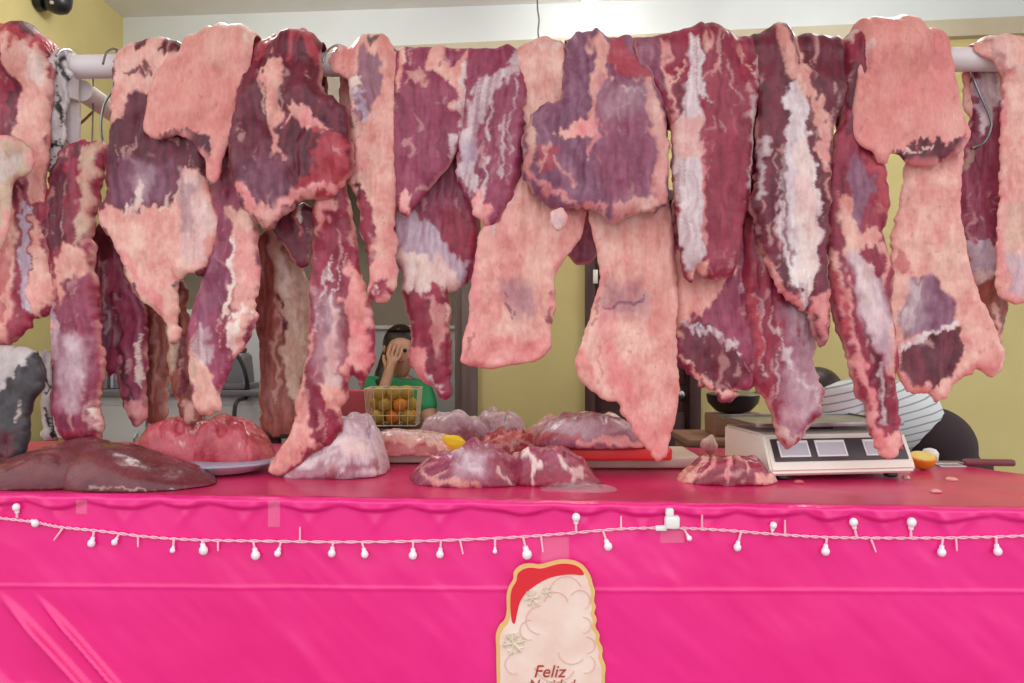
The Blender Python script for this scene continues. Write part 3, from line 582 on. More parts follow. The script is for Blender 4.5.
# ---- the longest cut
meat('long_loin', 'longest hanging cut, streaked red with a fat shoulder, its foot resting on the counter',
 '288,49 300,47 310,49 316,100 330,130 343,180 350,212 353,236 356,262 362,284 369,300 371,330 373,364 366,370 360,388 352,374 343,380 346,398 336,410 339,430 331,441 318,450 306,456 290,471 272,478 263,472 272,458 285,440 291,420 293,400 301,380 306,350 309,320 309,290 311,260 313,232 314,210 305,160 290,110',
 [('g', '4', '346,220,3 350,300,3 340,380,3'), ('g', '3', '318,240,3 314,330,3 304,400,3'), ('g', '3', '338,390,3 320,440,3 290,462,3'), ('p', 'fat', '316,200 330,196 336,210 326,225 320,240 314,230', 4, .9), ('p', 'fat', '345,190 352,215 354,250 346,240', 3, .7), ('p', 'lean', '318,225 342,205 350,250 348,290 322,300 312,280', 5), ('s', 'memb', '320,300,2 334,255,2', 1.2, .8), ('s', 'memb', '326,305,2 342,262,2', 1.2, .7), ('s', 'memb', '314,330,2 326,270,2', 1.2, .7), ('p', 'pfat', '348,262 372,296 374,368 360,372 346,366 352,330 344,300', 4), ('p', 'salmon', '352,296 366,300 366,318 354,318', 5, .8),
  ('p', 'silver', '316,296 340,296 342,360 330,400 314,370', 24, .5), ('s', 'fat', '309,330,5 302,390,5 292,430,6', 2.5, .8), ('s', 'pale', '332,300,6 334,350,10 330,390,16', 5, .7), ('p', 'fat', '318,385 344,388 340,412 322,412', 4), ('p', 'lean', '310,412 338,414 336,436 314,440', 4), ('p', 'fat', '262,470 290,420 304,398 306,430 316,444 300,462 272,480', 5), ('s', 'lean', '300,455,5 318,446,6', 2.5, .8), ('s', 'pfat', '345,370,8 352,384,4', 3)],
 base='lean', T=.06, Rd=.035, lay=0, seed=27, rag=.004, lump=.02, sway=-.04)
meat('neck_strip', 'pale fatty strip with blackish streaks at the white pipe gap, ending in a small knob',
 '330,49 338,46 346,47 354,41 364,39 376,38 386,39 394,50 399,66 398,100 396,140 395,180 394,222 396,262 393,290 387,301 378,301 370,293 372,276 368,252 362,228 358,198 350,182 344,152 349,122 352,92 345,76 334,70 329,60',
 [('g', '3', '352,90,3 350,140,3'), ('g', '4', '366,180,3 370,240,3 378,290,3'), ('g', '3', '384,150,3 386,250,3'), ('p', 'ldark', '340,74 350,78 356,120 346,128', 3), ('p', 'purple', '356,52 378,56 384,92 372,110 358,120 354,90', 4, .85), ('s', 'blue', '362,95,7 364,118,6', 2), ('s', 'pale', '356,86,8 352,118,6', 2.5), ('s', 'black', '366,42,4 374,46,4', 1.5, .8), ('p', 'salmon', '332,48 352,50 350,70 334,66', 3), ('p', 'pfat', '344,145 366,140 368,168 352,182', 5), ('p', 'lred', '344,150 356,136 360,150 350,176', 4, .6), ('p', 'ldark', '350,182 360,186 364,230 374,262 368,278 362,232', 2.5), ('p', 'lean', '356,190 368,200 376,240 372,268 362,232', 3), ('p', 'pfat', '372,265 396,262 392,280 374,282', 3, .8), ('p', 'lean', '374,282 390,278 388,302 374,298', 3), ('s', 'pale', '378,285,3 388,300,3', 1.5, .8), ('s', 'lean', '364,205,8 366,216,7', 2)],
 base='fat', T=.05, Rd=.03, lay=.0, seed=28)
# ---- mauve lean and bulb
meat('lean_slab', 'smooth mauve lean slab with a small fat tip, right of the pale fatty strip',
 '396,50 410,47 430,46 450,48 468,48 468,70 464,110 459,140 451,160 436,180 424,194 413,205 408,216 402,214 398,205 396,198 394,170 395,120',
 [('g', '3', '428,60,4 432,120,4 420,180,3'), ('p', 'fat', '396,40 404,40 402,86 396,90', 2.5), ('p', 'fat', '430,44 442,44 440,64 452,70 462,44 470,44 464,110 458,118 452,86 440,76 430,66', 3), ('p', 'fat', '408,70 426,68 424,84 408,88', 3, .6), ('p', 'pfat', '400,190 414,196 408,218 398,212', 2), ('s', 'memb', '466,60,6 460,130,5 450,162,4', 2.5, .8)], base='mauve', T=.045, Rd=.03, lay=.0, seed=31, rag=.002, lump=.012, rid=.001)
meat('shank_bulb', 'rounded muscle with a bluish white lower half and a ragged red tail hanging from it',
 '400,70 458,70 462,150 470,190 478,220 480,250 475,264 472,276 459,289 446,291 449,310 449,342 451,370 449,396 443,399 435,386 425,380 415,371 409,364 412,340 408,314 402,290 404,276 396,262 392,238 392,205 398,150',
 [('g', '4', '402,294,3 430,288,3 450,294,3'), ('g', '3', '430,300,3 428,350,3 440,390,3'), ('g', '3', '440,180,3 446,230,3'), ('p', 'blue', '392,215 412,212 446,236 470,262 476,262 458,292 400,290 394,250', 4, .85), ('p', 'pale', '400,252 440,258 460,272 456,292 404,292', 6, .85), ('p', 'lean', '440,215 456,205 480,230 474,266 456,258 444,240', 5), ('s', 'blue', '396,205,8 394,250,8', 4, .8), ('p', 'lean', '402,296 416,288 428,300 432,284 448,292 452,372 446,400 408,368 412,340', 2.5), ('p', 'pfat', '428,300 448,300 446,330 438,360 430,330', 4, .55), ('p', 'pfat', '410,348 424,350 432,384 444,398 420,380 408,366', 3, .8), ('s', 'pale', '444,300,4 446,320,4', 1.5, .7), ('s', 'memb', '430,372,4 440,394,3', 2, .8)],
 base='mauve', T=.075, Rd=.05, Y=2.14, seed=32)
meat('membrane_strip', 'purple strip crossed by a slanting bluish membrane, right of the smooth mauve slab',
 '466,50 480,48 500,48 516,49 522,56 524,90 522,130 520,168 514,190 506,210 496,222 486,224 478,216 470,202 461,186 455,170 459,145 464,110',
 [('g', '3', '482,110,3 472,170,3'), ('g', '4', '500,100,3 492,170,3 486,215,3'), ('g', '3', '514,80,2 508,170,3'), ('p', 'memb', '466,110 478,84 520,50 522,66 494,90 478,130 470,160 480,180 472,194 456,176', 4, .8), ('p', 'blue', '460,150 474,140 482,152 468,170 458,172', 5, .7), ('s', 'memb', '492,100,4 488,140,4', 2, .7), ('s', 'memb', '508,120,3 500,180,4', 2, .7), ('s', 'memb', '516,70,3 512,150,3', 2, .5), ('p', 'pfat', '474,190 484,184 492,212 488,226 478,216', 3), ('s', 'memb', '490,160,4 486,200,5', 2, .7), ('s', 'mauve', '500,140,6 492,215,6', 3, .6)],
 base='mauve', T=.04, Rd=.02, lay=.0, seed=33, ang=100)
meat('fat_sheet', 'broad square pink fat sheet with a purple bruise, left of the yellow doorway panel',
 '517,50 526,43 545,41 562,43 572,49 574,90 580,150 586,205 580,235 569,252 560,263 553,276 553,292 554,312 548,326 551,346 543,356 530,361 510,364 490,368 475,366 461,362 463,345 470,320 472,290 476,260 480,236 487,220 502,205 514,190 520,165 517,110',
 [('g', '3', '500,230,4 490,330,4'), ('g', '3', '545,230,4 538,330,4'), ('g', '2', '470,345,3 510,350,3 545,345,3'), ('p', 'pfat', '465,330 480,250 484,330 560,340 545,362 480,370 460,366', 8, .7), ('p', 'purple', '500,280 522,278 536,300 534,318 518,320 504,300', 22, .62), ('s', 'ldark', '506,292,2 512,298,2', 1, .7), ('s', 'ldark', '510,310,3 518,318,2', 1, .7), ('p', 'memb', '486,215 515,185 512,200 490,235', 5, .5), ('s', 'lean', '472,330,4 464,362,5', 2, .6), ('s', 'ldark', '553,296,4 551,324,4', 2, .8), ('s', 'pale', '520,48,4 568,50,4', 2, .6)],
 base='fat', T=.03, Rd=.016, lay=0, seed=34, rag=.003, lump=.014)
meat('dark_lobe', 'dark plum coloured lobe hanging in the gap between the two pink fat sheets',
 '584,198 595,215 598,252 589,263 576,264 566,251 571,236 579,214', [], base='purple', T=.05, Rd=.04, Y=2.2, seed=35, rag=.001)
meat('bone_end', 'small white gristle knob between the two pink fat sheets',
 '552,212 562,208 567,216 564,226 558,230 552,222', [('p', 'blue', '556,212 566,212 564,222 556,222', 3, .5)], base='pale', T=.025, Rd=.015, Y=2.0, seed=36, rag=.001)
meat('shoulder_chunk', 'largest grey purple chunk with a pink fat band, draped in the middle of the rail',
 '568,48 574,42 578,35 588,31 597,29 606,32 612,37 626,41 636,46 643,50 650,78 661,100 667,140 669,175 666,206 652,211 636,213 623,221 612,223 601,213 591,206 584,207 574,209 560,209 545,201 532,190 525,170 523,142 530,119 544,108 560,100 566,80',
 [('g', '4', '592,60,3 594,110,3 570,145,3 545,160,3'), ('g', '4', '612,60,3 600,120,4 590,180,4 585,204,3'), ('g', '3', '530,185,3 560,200,3 600,208,3'), ('p', 'fat', '592,44 612,44 608,76 598,92 596,120 588,122 590,92', 4), ('p', 'pfat', '556,138 574,126 592,118 600,124 592,136 568,144', 3), ('s', 'pfat', '594,130,4 586,160,4', 2, .8), ('p', 'lred', '614,36 640,46 652,84 640,72 618,74 612,58', 4, .75), ('p', 'fat', '640,74 652,84 668,140 668,205 656,208 650,190 652,150 644,110', 5, .85), ('p', 'fat', '606,210 650,196 664,206 640,216 616,224', 4, .8), ('s', 'pfat', '530,180,6 552,196,6 580,204,5 600,210,6', 3, .8), ('p', 'fat', '522,130 532,118 534,160 530,186 524,172', 3, .8), ('p', 'lred', '536,156 556,150 560,170 544,176', 4, .6), ('s', 'fat', '556,160,5 572,184,4', 2, .7), ('s', 'fat', '548,150,4 540,168,4', 2, .7), ('p', 'mauve', '598,80 640,80 650,150 646,196 610,206 596,170', 24, .6), ('p', 'silver', '600,90 640,84 646,110 604,120', 26, .35), ('s', 'memb', '620,86,3 640,96,3', 2, .4)],
 base='purple', T=.085, Rd=.05, lay=.02, seed=37, lump=.02, rid=.003)
meat('fat_sheet', 'tall pink fat sheet tapering to a point above the red chopping board',
 '596,49 640,47 662,49 666,120 668,200 673,230 675,262 677,300 675,340 678,380 677,410 669,436 665,455 659,462 651,452 639,437 626,417 618,402 605,399 591,389 580,376 576,362 582,345 588,325 597,300 602,280 598,255 592,230 590,207 592,120',
 [('g', '3', '606,330,3 612,380,3 640,430,3'), ('g', '3', '590,330,3 596,385,3'), ('g', '2', '650,240,5 650,330,5'), ('g', '2', '622,330,4 640,390,4'), ('p', 'pfat', '600,290 596,330 614,400 640,440 660,464 668,440 640,400 620,360 612,310', 8, .75), ('p', 'purple', '602,282 640,280 648,300 642,320 612,318 600,304', 24, .5), ('s', 'purple', '606,311,4 625,304,4 642,297,3', 2, .9), ('p', 'salmon', '640,220 668,220 676,300 672,360 652,340 646,270', 9, .6), ('s', 'lean', '598,300,5 590,325,4', 2, .6), ('s', 'pfat', '580,350,8 592,384,8', 4, .8), ('s', 'lred', '598,350,3 604,385,3', 2, .5)],
 base='fat', T=.04, Rd=.022, lay=0, seed=38, rag=.004, lump=.016)
# ---- right of centre
meat('loin_slab', 'tall dark lean slab with a white sinew stripe down its left, right of the middle',
 '637,49 646,42 658,38 672,35 684,33 698,27 706,24 716,25 730,29 745,39 757,43 759,50 758,80 756,102 752,130 751,165 749,195 745,215 739,245 736,264 731,276 715,279 702,276 695,266 691,283 684,276 680,242 676,200 674,160 672,130 664,100 648,76',
 [('g', '4', '664,60,3 674,140,3 680,220,3'), ('g', '3', '700,60,3 702,150,3 704,250,3'), ('g', '3', '742,60,3 746,130,3 740,220,3'), ('p', 'purple', '636,38 664,40 668,90 656,86 642,66', 4, .7), ('p', 'memb', '690,50 700,44 702,80 698,120 700,180 702,240 692,272 684,276 678,220 672,170 668,130 676,124 684,90', 3, .9), ('s', 'fat', '666,48,5 668,80,5 672,120,6', 3, .85), ('s', 'fat', '668,86,3 682,64,4', 2, .8), ('p', 'fat', '670,126 698,120 698,160 676,164', 6, .7), ('s', 'fat', '706,52,5 714,40,4', 2.5, .7), ('s', 'fat', '704,80,3 720,56,4', 2, .6), ('s', 'memb', '700,90,4 708,104,2', 2, .8), ('s', 'fat', '740,50,4 752,75,4', 2, .7), ('s', 'memb', '756,60,5 756,110,6 750,190,4', 2.5, .7), ('s', 'ldark', '676,110,3 682,80,5', 2, .8), ('p', 'lean', '704,120 746,100 742,240 730,276 708,274 702,200', 10, .8), ('s', 'pfat', '700,150,4 704,240,5', 2, .7), ('p', 'fat', '690,262 706,258 700,280 690,284', 3)],
 base='lean', T=.055, Rd=.04, lay=.025, seed=41, rag=.003)
meat('flank_wedge', 'wedge shaped piece with a frilled fatty hem hanging below the tall dark lean slab',
 '674,100 740,100 752,200 750,268 746,300 750,330 757,368 753,386 741,389 730,391 739,394 730,402 720,401 711,388 700,386 690,372 680,363 673,350 674,330 672,310 673,200',
 [('p', 'fat', '668,250 738,255 726,285 700,315 676,334 668,330', 3), ('p', 'mauve', '700,318 730,282 752,260 756,360 730,330', 5), ('p', 'ldark', '676,330 700,322 742,356 750,372 726,388 700,380 680,362', 4, .9), ('s', 'memb', '680,326,3 712,332,5 744,354,4', 2.5, .75), ('s', 'fat', '676,356,5 692,374,6 712,388,8 726,396,10 744,390,5', 3, .95), ('s', 'memb', '744,280,4 748,320,4', 2, .6)],
 base='mauve', T=.05, Rd=.03, Y=2.12, seed=42, rag=.005)
meat('sinew_slab', 'dark slab with a broad white fibrous sinew down its centre, above the scale',
 '757,49 764,38 773,33 780,29 786,25 793,26 797,31 802,36 820,35 832,36 842,41 847,50 846,80 839,110 832,140 828,170 829,200 828,240 825,270 829,300 829,325 826,345 820,349 814,332 812,312 803,312 790,302 780,290 771,270 763,250 756,226 752,202 757,160 759,120 760,80',
 [('g', '4', '782,60,3 778,150,3 778,240,3'), ('g', '4', '812,90,3 820,180,3 820,280,3'), ('g', '3', '768,140,3 764,220,3'), ('p', 'memb', '786,80 798,72 804,110 812,160 818,220 812,280 804,306 796,296 786,262 776,220 778,180 786,130', 2.5), ('p', 'pale', '794,140 808,140 814,230 808,296 798,280 796,200', 5, .8), ('p', 'fat', '778,30 798,32 810,80 824,110 830,160 820,170 812,130 796,90 782,60', 3, .85), ('s', 'ldark', '784,28,5 794,48,6 798,60,4', 2, .9), ('s', 'ldark', '806,100,4 816,170,5 822,240,4', 2, .8), ('s', 'ldark', '784,110,3 780,200,5 792,260,4', 2.5, .7), ('s', 'memb', '772,200,5 784,260,5', 2.5, .8), ('s', 'pfat', '762,252,5 780,290,8 802,310,7', 3, .9), ('p', 'pfat', '810,296 828,286 830,330 818,350 810,330', 3, .85), ('s', 'lean', '826,300,4 824,345,5', 2, .7), ('s', 'fat', '826,120,5 826,200,4', 2, .7), ('s', 'memb', '762,140,5 758,200,5', 2.5, .6)],
 base='ldark', T=.055, Rd=.04, lay=.025, seed=43)
meat('shank_lobe', 'streaked red and mauve shank with a rounded point hanging over the left scale display',
 '748,100 800,100 815,250 816,320 812,350 813,370 819,394 819,410 808,426 797,441 788,448 780,441 775,421 768,401 760,391 752,376 748,350 742,330 741,290 745,240 750,170',
 [('g', '4', '762,270,3 766,340,3 772,400,3'), ('g', '4', '780,300,3 776,360,3 780,430,3'), ('g', '3', '752,280,2 754,350,2'), ('s', 'memb', '756,300,3 762,380,3', 1.5, .6), ('s', 'lred', '750,280,6 758,360,6', 2, .8), ('s', 'memb', '770,310,3 776,390,4', 1.5, .7), ('p', 'mauve', '778,300 816,310 814,370 820,405 790,448 776,420', 4), ('p', 'silver', '782,305 812,315 815,372 818,400 800,428 788,440 780,415 784,360', 22, .6), ('s', 'memb', '778,350,4 790,365,6 818,402,7', 3, .7), ('s', 'pale', '776,420,4 788,446,6 810,424,4', 2.5, .6), ('p', 'lean', '792,322 802,330 800,350 792,345', 3, .6), ('s', 'lean', '770,340,5 772,395,6', 2, .8)],  # large silver patch is a sheen painted on the right half
 base='lean', T=.075, Rd=.045, Y=2.1, seed=44)
meat('brisket_strip', 'ragged strip, bluish white in the middle, its fatty foot over the right scale display',
 '845,49 852,38 860,30 868,36 872,50 866,90 864,130 872,150 882,160 888,200 885,226 880,233 886,250 891,270 890,300 894,330 898,360 894,380 898,410 900,440 896,456 886,459 878,446 870,426 868,406 858,396 852,371 845,346 838,331 832,301 828,270 827,240 829,200 831,165 836,140 843,110 845,80',
 [('g', '4', '856,250,3 860,330,3 872,420,3'), ('g', '3', '842,250,3 850,340,3'), ('g', '4', '868,150,3 868,230,3'), ('s', 'pale', '850,44,5 858,34,5', 2, .7), ('p', 'ldark', '848,60 866,70 862,130 848,140 844,110', 4, .8), ('p', 'purple', '846,160 868,160 866,210 856,240 848,215', 5), ('p', 'fat', '834,190 848,200 856,240 872,228 888,262 884,290 876,268 860,252 846,262 838,240', 4, .9), ('p', 'silver', '846,250 868,254 886,300 890,370 870,345 854,310', 14, .9), ('p', 'pale', '850,262 866,268 878,330 866,320', 22, .6), ('p', 'lean', '860,250 874,246 882,270 878,280 864,270', 3), ('p', 'ldark', '856,300 868,340 884,380 892,420 880,420 868,370', 5, .8), ('s', 'pfat', '834,255,7 848,330,6 862,380,8 878,440,8', 3, .85), ('p', 'pfat', '872,430 898,432 900,458 880,460', 4), ('s', 'lred', '832,270,6 844,330,6', 3, .8), ('s', 'fat', '886,330,5 893,375,7', 2.5, .8), ('p', 'lred', '868,158 886,165 886,220 878,215 872,190', 4, .8), ('s', 'memb', '876,360,4 884,420,4', 2, .6)],
 base='lean', T=.05, Rd=.03, lay=0, seed=45, rag=.005)
meat('fat_cap_flap', 'smooth salmon pink fat flap with a dark hem near the right rail end',
 '864,49 867,34 868,22 880,19 892,20 905,21 912,18 922,20 928,25 935,36 944,43 951,50 955,75 962,110 971,134 963,149 945,159 925,166 906,162 900,153 889,152 886,163 878,163 873,151 861,146 854,131 855,100 860,70',
 [('p', 'ldark', '904,150 916,140 930,138 944,142 966,138 964,152 940,164 920,170 898,158 890,152', 2), ('s', 'pale', '895,155,2 920,150,3 935,146,3', 1, .9), ('p', 'lred', '908,52 936,44 950,60 946,72 920,66', 7, .35), ('s', 'memb', '866,24,4 864,50,6 860,70,3', 2, .7), ('p', 'lred', '858,75 866,75 864,100 857,100', 4, .35)],
 base='salmon', T=.03, Rd=.018, lay=.035, seed=46, rag=.002, lump=.01, rid=.0006, back=.18)
meat('belly_sheet', 'large sheet, pink fat above, dark lean with slanting white seam below, by the striped shirt',
 '898,100 950,100 962,150 958,190 957,220 966,260 976,290 991,325 1001,354 1001,371 990,376 976,366 966,376 956,381 946,396 935,401 930,391 914,393 905,390 897,370 893,330 891,300 892,260 893,240 901,210 905,180 908,160',
 [('g', '3', '898,345,3 930,332,3 960,318,3'), ('g', '3', '955,280,4 964,320,4 970,360,3'), ('p', 'purple', '908,278 934,278 950,296 956,318 930,332 902,340 898,310', 7), ('p', 'silver', '902,290 925,284 930,325 904,338', 22, .5), ('p', 'ldark', '905,346 930,336 960,322 966,350 944,378 912,388 900,376', 3), ('s', 'memb', '902,350,5 930,334,5 958,318,6', 2.5, .9), ('p', 'fat', '944,280 975,290 1002,360 990,378 966,376 968,345 956,310', 5), ('s', 'fat', '935,396,10 955,376,10 972,358,8', 3), ('p', 'memb', '904,280 920,282 912,330 900,332', 6, .6), ('p', 'lred', '894,255 904,252 906,264 896,268', 3, .6), ('s', 'memb', '910,160,8 940,158,6', 4, .5)],
 base='fat', T=.035, Rd=.02, lay=0.0, Y=2.1, seed=47, rag=.004)
meat('membrane_shank', 'dark mauve shank with shiny membrane at the top, on the hook at the right end',
 '968,72 985,70 1000,68 1003,100 1001,150 1002,180 1004,250 1005,290 1004,312 998,346 985,336 976,292 966,262 957,226 957,180 958,152 968,140 972,112',
 [('p', 'memb', '970,66 1002,66 1002,100 992,100 988,130 976,138 970,110', 3), ('p', 'blue', '972,80 980,90 976,120 970,116', 3, .8), ('p', 'blue', '962,244 996,242 992,270 970,286', 3), ('p', 'pale', '968,270 990,268 985,280 972,286', 4, .7), ('p', 'brown', '972,284 1006,276 1004,340 986,340', 3), ('s', 'fat', '988,300,4 996,344,7', 2.5, .8), ('p', 'tan', '958,150 975,148 966,170 958,172', 4, .6)],
 base='mauve', T=.055, Rd=.04, Y=2.17, seed=48)
meat('fat_strip', 'tan fat strip draped over the right end of the rail at the picture edge',
 '978,48 988,40 998,36 1010,34 1022,36 1040,37 1042,300 1014,304 1003,298 999,280 1000,240 1002,200 1001,150 1004,100 1003,75 995,62 984,55',
 [('s', 'pale', '996,38,6 1006,60,6 1024,80,5', 2, .8), ('p', 'tan', '996,200 1044,200 1044,240 1000,260', 8, .5), ('p', 'blue', '1004,255 1036,260 1030,292 1006,290', 6, .7), ('s', 'mauve', '990,44,6 1004,70,6', 3, .5)], base='fat', T=.03, Rd=.02, seed=49, lump=.01)
# ---------------------------------------------------------------- hooks
def hook(label, pts, r=.0032):
    o = MB().tube(smooth_path([px2(*p) for p in pts], 6), r, 8).build('meat_hook', M['steel'])
    return tag(o, label, 'hook', 'steel meat hooks on the rail')
hook('steel hook hanging from the left pipe joint beside the spotted strip', [(56, 56, 2.1), (62, 50, 2.14), (72, 52, 2.2), (80, 68, 2.2), (79, 82, 2.2), (70, 100, 2.2), (63, 118, 2.19), (63, 134, 2.17), (70, 146, 2.15), (74, 150, 2.13)])
hook('double steel hook hanging from the rail left of the broad fat sheet', [(103, 64, 2.1), (107, 52, 2.13), (116, 49, 2.16), (116, 62, 2.2), (113, 88, 2.2), (104, 105, 2.2), (101, 125, 2.19), (103, 142, 2.17), (108, 150, 2.14)])
hook('steel hook tip poking over the bare white pipe beside the knobbly chunk', [(323, 62, 2.085), (325, 55, 2.09), (328, 50, 2.1), (334, 46, 2.13), (342, 46, 2.17), (350, 55, 2.2), (350, 90, 2.2), (352, 118, 2.2)])
hook('long straight steel hook at the right end holding the dark membrane shank', [(969, 66, 2.15), (978, 90, 2.13), (990, 118, 2.13), (990, 130, 2.13), (984, 142, 2.14), (972, 148, 2.14)])
o = MB().tube(smooth_path([px2(*p) for p in [(93, 66, 2.2), (93, 110, 2.25), (92, 145, 2.2)]], 3), .0022, 6).tube([px2(80, 124, 2.3), px2(94, 111, 2.25)], .004, 6).build('hanging_wire', M['steel']); tag(o, 'thin steel wire with a bent end hanging below the white return pipe', 'wire')

# ---------------------------------------------------------------- counter: table, cloth, skirt
def yb(x): return 2.86 if x < .75 else 2.86-(x-.75)*.42
XE0, XE1 = -1.72, 1.52
tb = tag(empty('market_table', (0, 2.3, 0)), 'long wooden market table under the crimson plastic cover', 'table')
out = [(XE0, TY(XE0)+.012), (1.46, TY(1.46)+.012), (1.51, TY(1.5)+.06), (1.51, 2.28), (1.46, 2.36), (1.30, yb(1.3)-.02), (.75, yb(.7)-.02), (XE0, 2.84)]
def slab(name, outl, ztop, th, m, parent=None):
    bm = bmesh.new(); a = [bm.verts.new((x, y, ztop(x))) for x, y in outl]; b = [bm.verts.new((x, y, ztop(x)-th)) for x, y in outl]; n = len(outl)
    bm.faces.new(a); bm.faces.new(b[::-1])
    for k in range(n): bm.faces.new((a[k], b[k], b[(k+1) % n], a[(k+1) % n]))
    bmesh.ops.recalc_face_normals(bm, faces=bm.faces[:])
    me = bpy.data.meshes.new(name); bm.to_mesh(me); bm.free(); return link(name, me, m, parent)
part(slab('tabletop', out, lambda x: TZ(x)-.004, .035, M['wood']), tb)
for lx, ly in ((-1.6, 1.97), (1.4, 1.93), (-1.6, 2.76), (1.15, 2.55)):
    part(MB().box((lx, ly, (TZ(lx)-.04)/2), (.07, .07, TZ(lx)-.042), bev=.005).build('leg', M['wood']), tb)
# crimson cover: a sheet over the top which rolls over the front edge
def sheet(name, f, nu, nv, m, th=.0012):
    jj, ii = np.mgrid[0:nv+1, 0:nu+1]; V = f(ii.ravel()/nu, jj.ravel()/nv)
    Fc = np.array([(j*(nu+1)+i, j*(nu+1)+i+1, (j+1)*(nu+1)+i+1, (j+1)*(nu+1)+i) for j in range(nv) for i in range(nu)])
    o = from_arrays(name, V, Fc, m); s = o.modifiers.new('thickness', 'SOLIDIFY'); s.thickness = th; s.offset = 0; return o
out2 = [(x, y) for x, y in out]
def cover(u, v):
    x = XE0-.01+u*(1.52-XE0+.01); f0 = TY(x)
    back = np.interp(x, [XE0, .75, 1.30, 1.46, 1.51, 1.53], [2.85, 2.85, yb(1.3)-.01, 2.37, 2.30, 2.2])
    t = np.clip(v/.12, 0, 1); t2 = np.clip((v-.12)/.88, 0, 1)
    y = np.where(v < .12, f0+.012-.012*np.cos(t*math.pi/2), f0+.012+(back-f0-.012)*t2)
    bump = .004*(fbm(x*5, y*9, 5)-.5)*np.minimum(1, t2*8)
    z = np.where(v < .12, TZ(x)-.012+.012*np.sin(t*math.pi/2)-.012*(1-t), TZ(x)+.0005+bump)
    return np.stack([x, y, z], -1)
cv = sheet('table_cover', cover, 260, 60, M['crimson']); tag(cv, 'crimson plastic sheet covering the counter top', 'tablecloth')
# hot pink front skirt with folds and a tacked, scalloped upper edge
TACK = [((p-CX)/F*1.86) for p in (-40, 20, 82, 158, 208, 275, 340, 408, 470, 555, 610, 672, 735, 800, 850, 905, 985, 1060)]
DIA = ((-1.205, .715, .60, .013, .022), (-1.12, .715, .58, .009, .018), (-1.40, .70, .6, .03, .014), (1.12, .52, -.62, .05, .016), (1.0, .5, -.6, .03, .006), (.15, .62, .25, .05, .004), (-.3, .60, -.3, .06, .004), (-.55, .66, .5, .03, .004))
TK = np.array(TACK)
def skirt(u, v):
    u = np.asarray(u, float); v = np.asarray(v, float)
    x = -1.75+u*3.30; z0 = TZ(x)+.003; dpt = v**1.25*.86; z = z0-dpt
    k = np.clip(np.searchsorted(TK, x), 1, len(TK)-1); a = TK[k-1]; b = TK[k]; t = np.clip((x-a)/(b-a), 0, 1); sag = np.sin(math.pi*t)
    hh = vn(x*14, x*0, 4)
    n1 = fbm(x*2.1, z*3.2, 3)-.5; n2 = fbm(x*9+z*7, z*5, 8)-.5
    lowb = .016+.012*sag*(.5+hh)                                        # puffed hem between the tacks
    roll = .013*sstep(-.002, .008, dpt)*sstep(lowb+.007, lowb-.006, dpt)*(.45+.65*sag)
    fold = .006*np.exp(-((x-a-.25*(b-a)-dpt*.6)/.012)**2)*sstep(.10, .02, dpt)*hh+.005*np.exp(-((x-b+.2*(b-a)+dpt*.7)/.012)**2)*sstep(.10, .02, dpt)*(1-hh)
    dia = 0
    for (xs_, zs_, dx_, wd_, am) in DIA:
        dd = (x-xs_-(zs_-z)*dx_*1.6)/wd_; dia = dia+am*np.exp(-dd*dd)*sstep(zs_+.02, zs_-.10, z)
    crease = .0022*np.exp(-((z-.737-.002*x)/.004)**2)+.0016*np.exp(-((z-.5)/.005)**2)+.0015*np.exp(-((x-.17)/.004)**2)*(dpt < .14)
    y = TY(x)-.006-roll-fold-.014*n1*np.minimum(1, dpt*6)-.008*n2*np.minimum(1, dpt*8)-dia-crease-.02*dpt
    y = y+.010*np.clip(1-dpt/.004, 0, 1)
    return np.stack([x, y, z], -1)
sk = sheet('table_skirt', skirt, 620, 230, M['pink']); tag(sk, 'hot pink plastic skirt hanging down the front of the counter', 'tablecloth')
def skin_y(x, z):
    """front of the skirt at a place"""
    z0 = TZ(x)+.003; v = (max(0, z0-z)/.86)**(1/1.25); return float(skirt((x+1.75)/3.30, v)[1])
def on_skirt(px, py, off=.004):
    Y = 1.83
    for _ in range(5): x, _y, z = px2(px, py, Y); Y = skin_y(x, z)-off
    x, _y, z = px2(px, py, Y); return Vector((x, Y, z))
# ---------------------------------------------------------------- string of lights
sl = tag(empty('string_lights', (0, 1.83, .88)), 'white fairy light string taped along the top of the pink skirt', 'string lights')
WP = [(-20, 515), (0, 518), (34, 522), (60, 527), (100, 531), (150, 537), (200, 540), (260, 541), (340, 542), (420, 541), (500, 538), (560, 534), (620, 529), (672, 528), (720, 530), (772, 534), (820, 537), (870, 538), (930, 538), (990, 537), (1045, 535)]
base_ = [on_skirt(p[0], p[1]-.0, .006) for p in WP]
cab_ = smooth_path(base_, 14); rng = random.Random(3)
cab_ = [on_skirt(CX+v.x*F/v.y, CY-(v.z-CZ)*F/v.y, .0065) for v in cab_]
a_ = MB(); a_.tube([v+Vector((0, -.0022*math.sin(i*1.1), .0022*math.cos(i*1.1))) for i, v in enumerate(cab_)], .0016, 6); a_.tube([v+Vector((0, .0022*math.sin(i*1.1), -.0022*math.cos(i*1.1))) for i, v in enumerate(cab_)], .0016, 6)
part(a_.build('cable', M['lightwire']), sl)
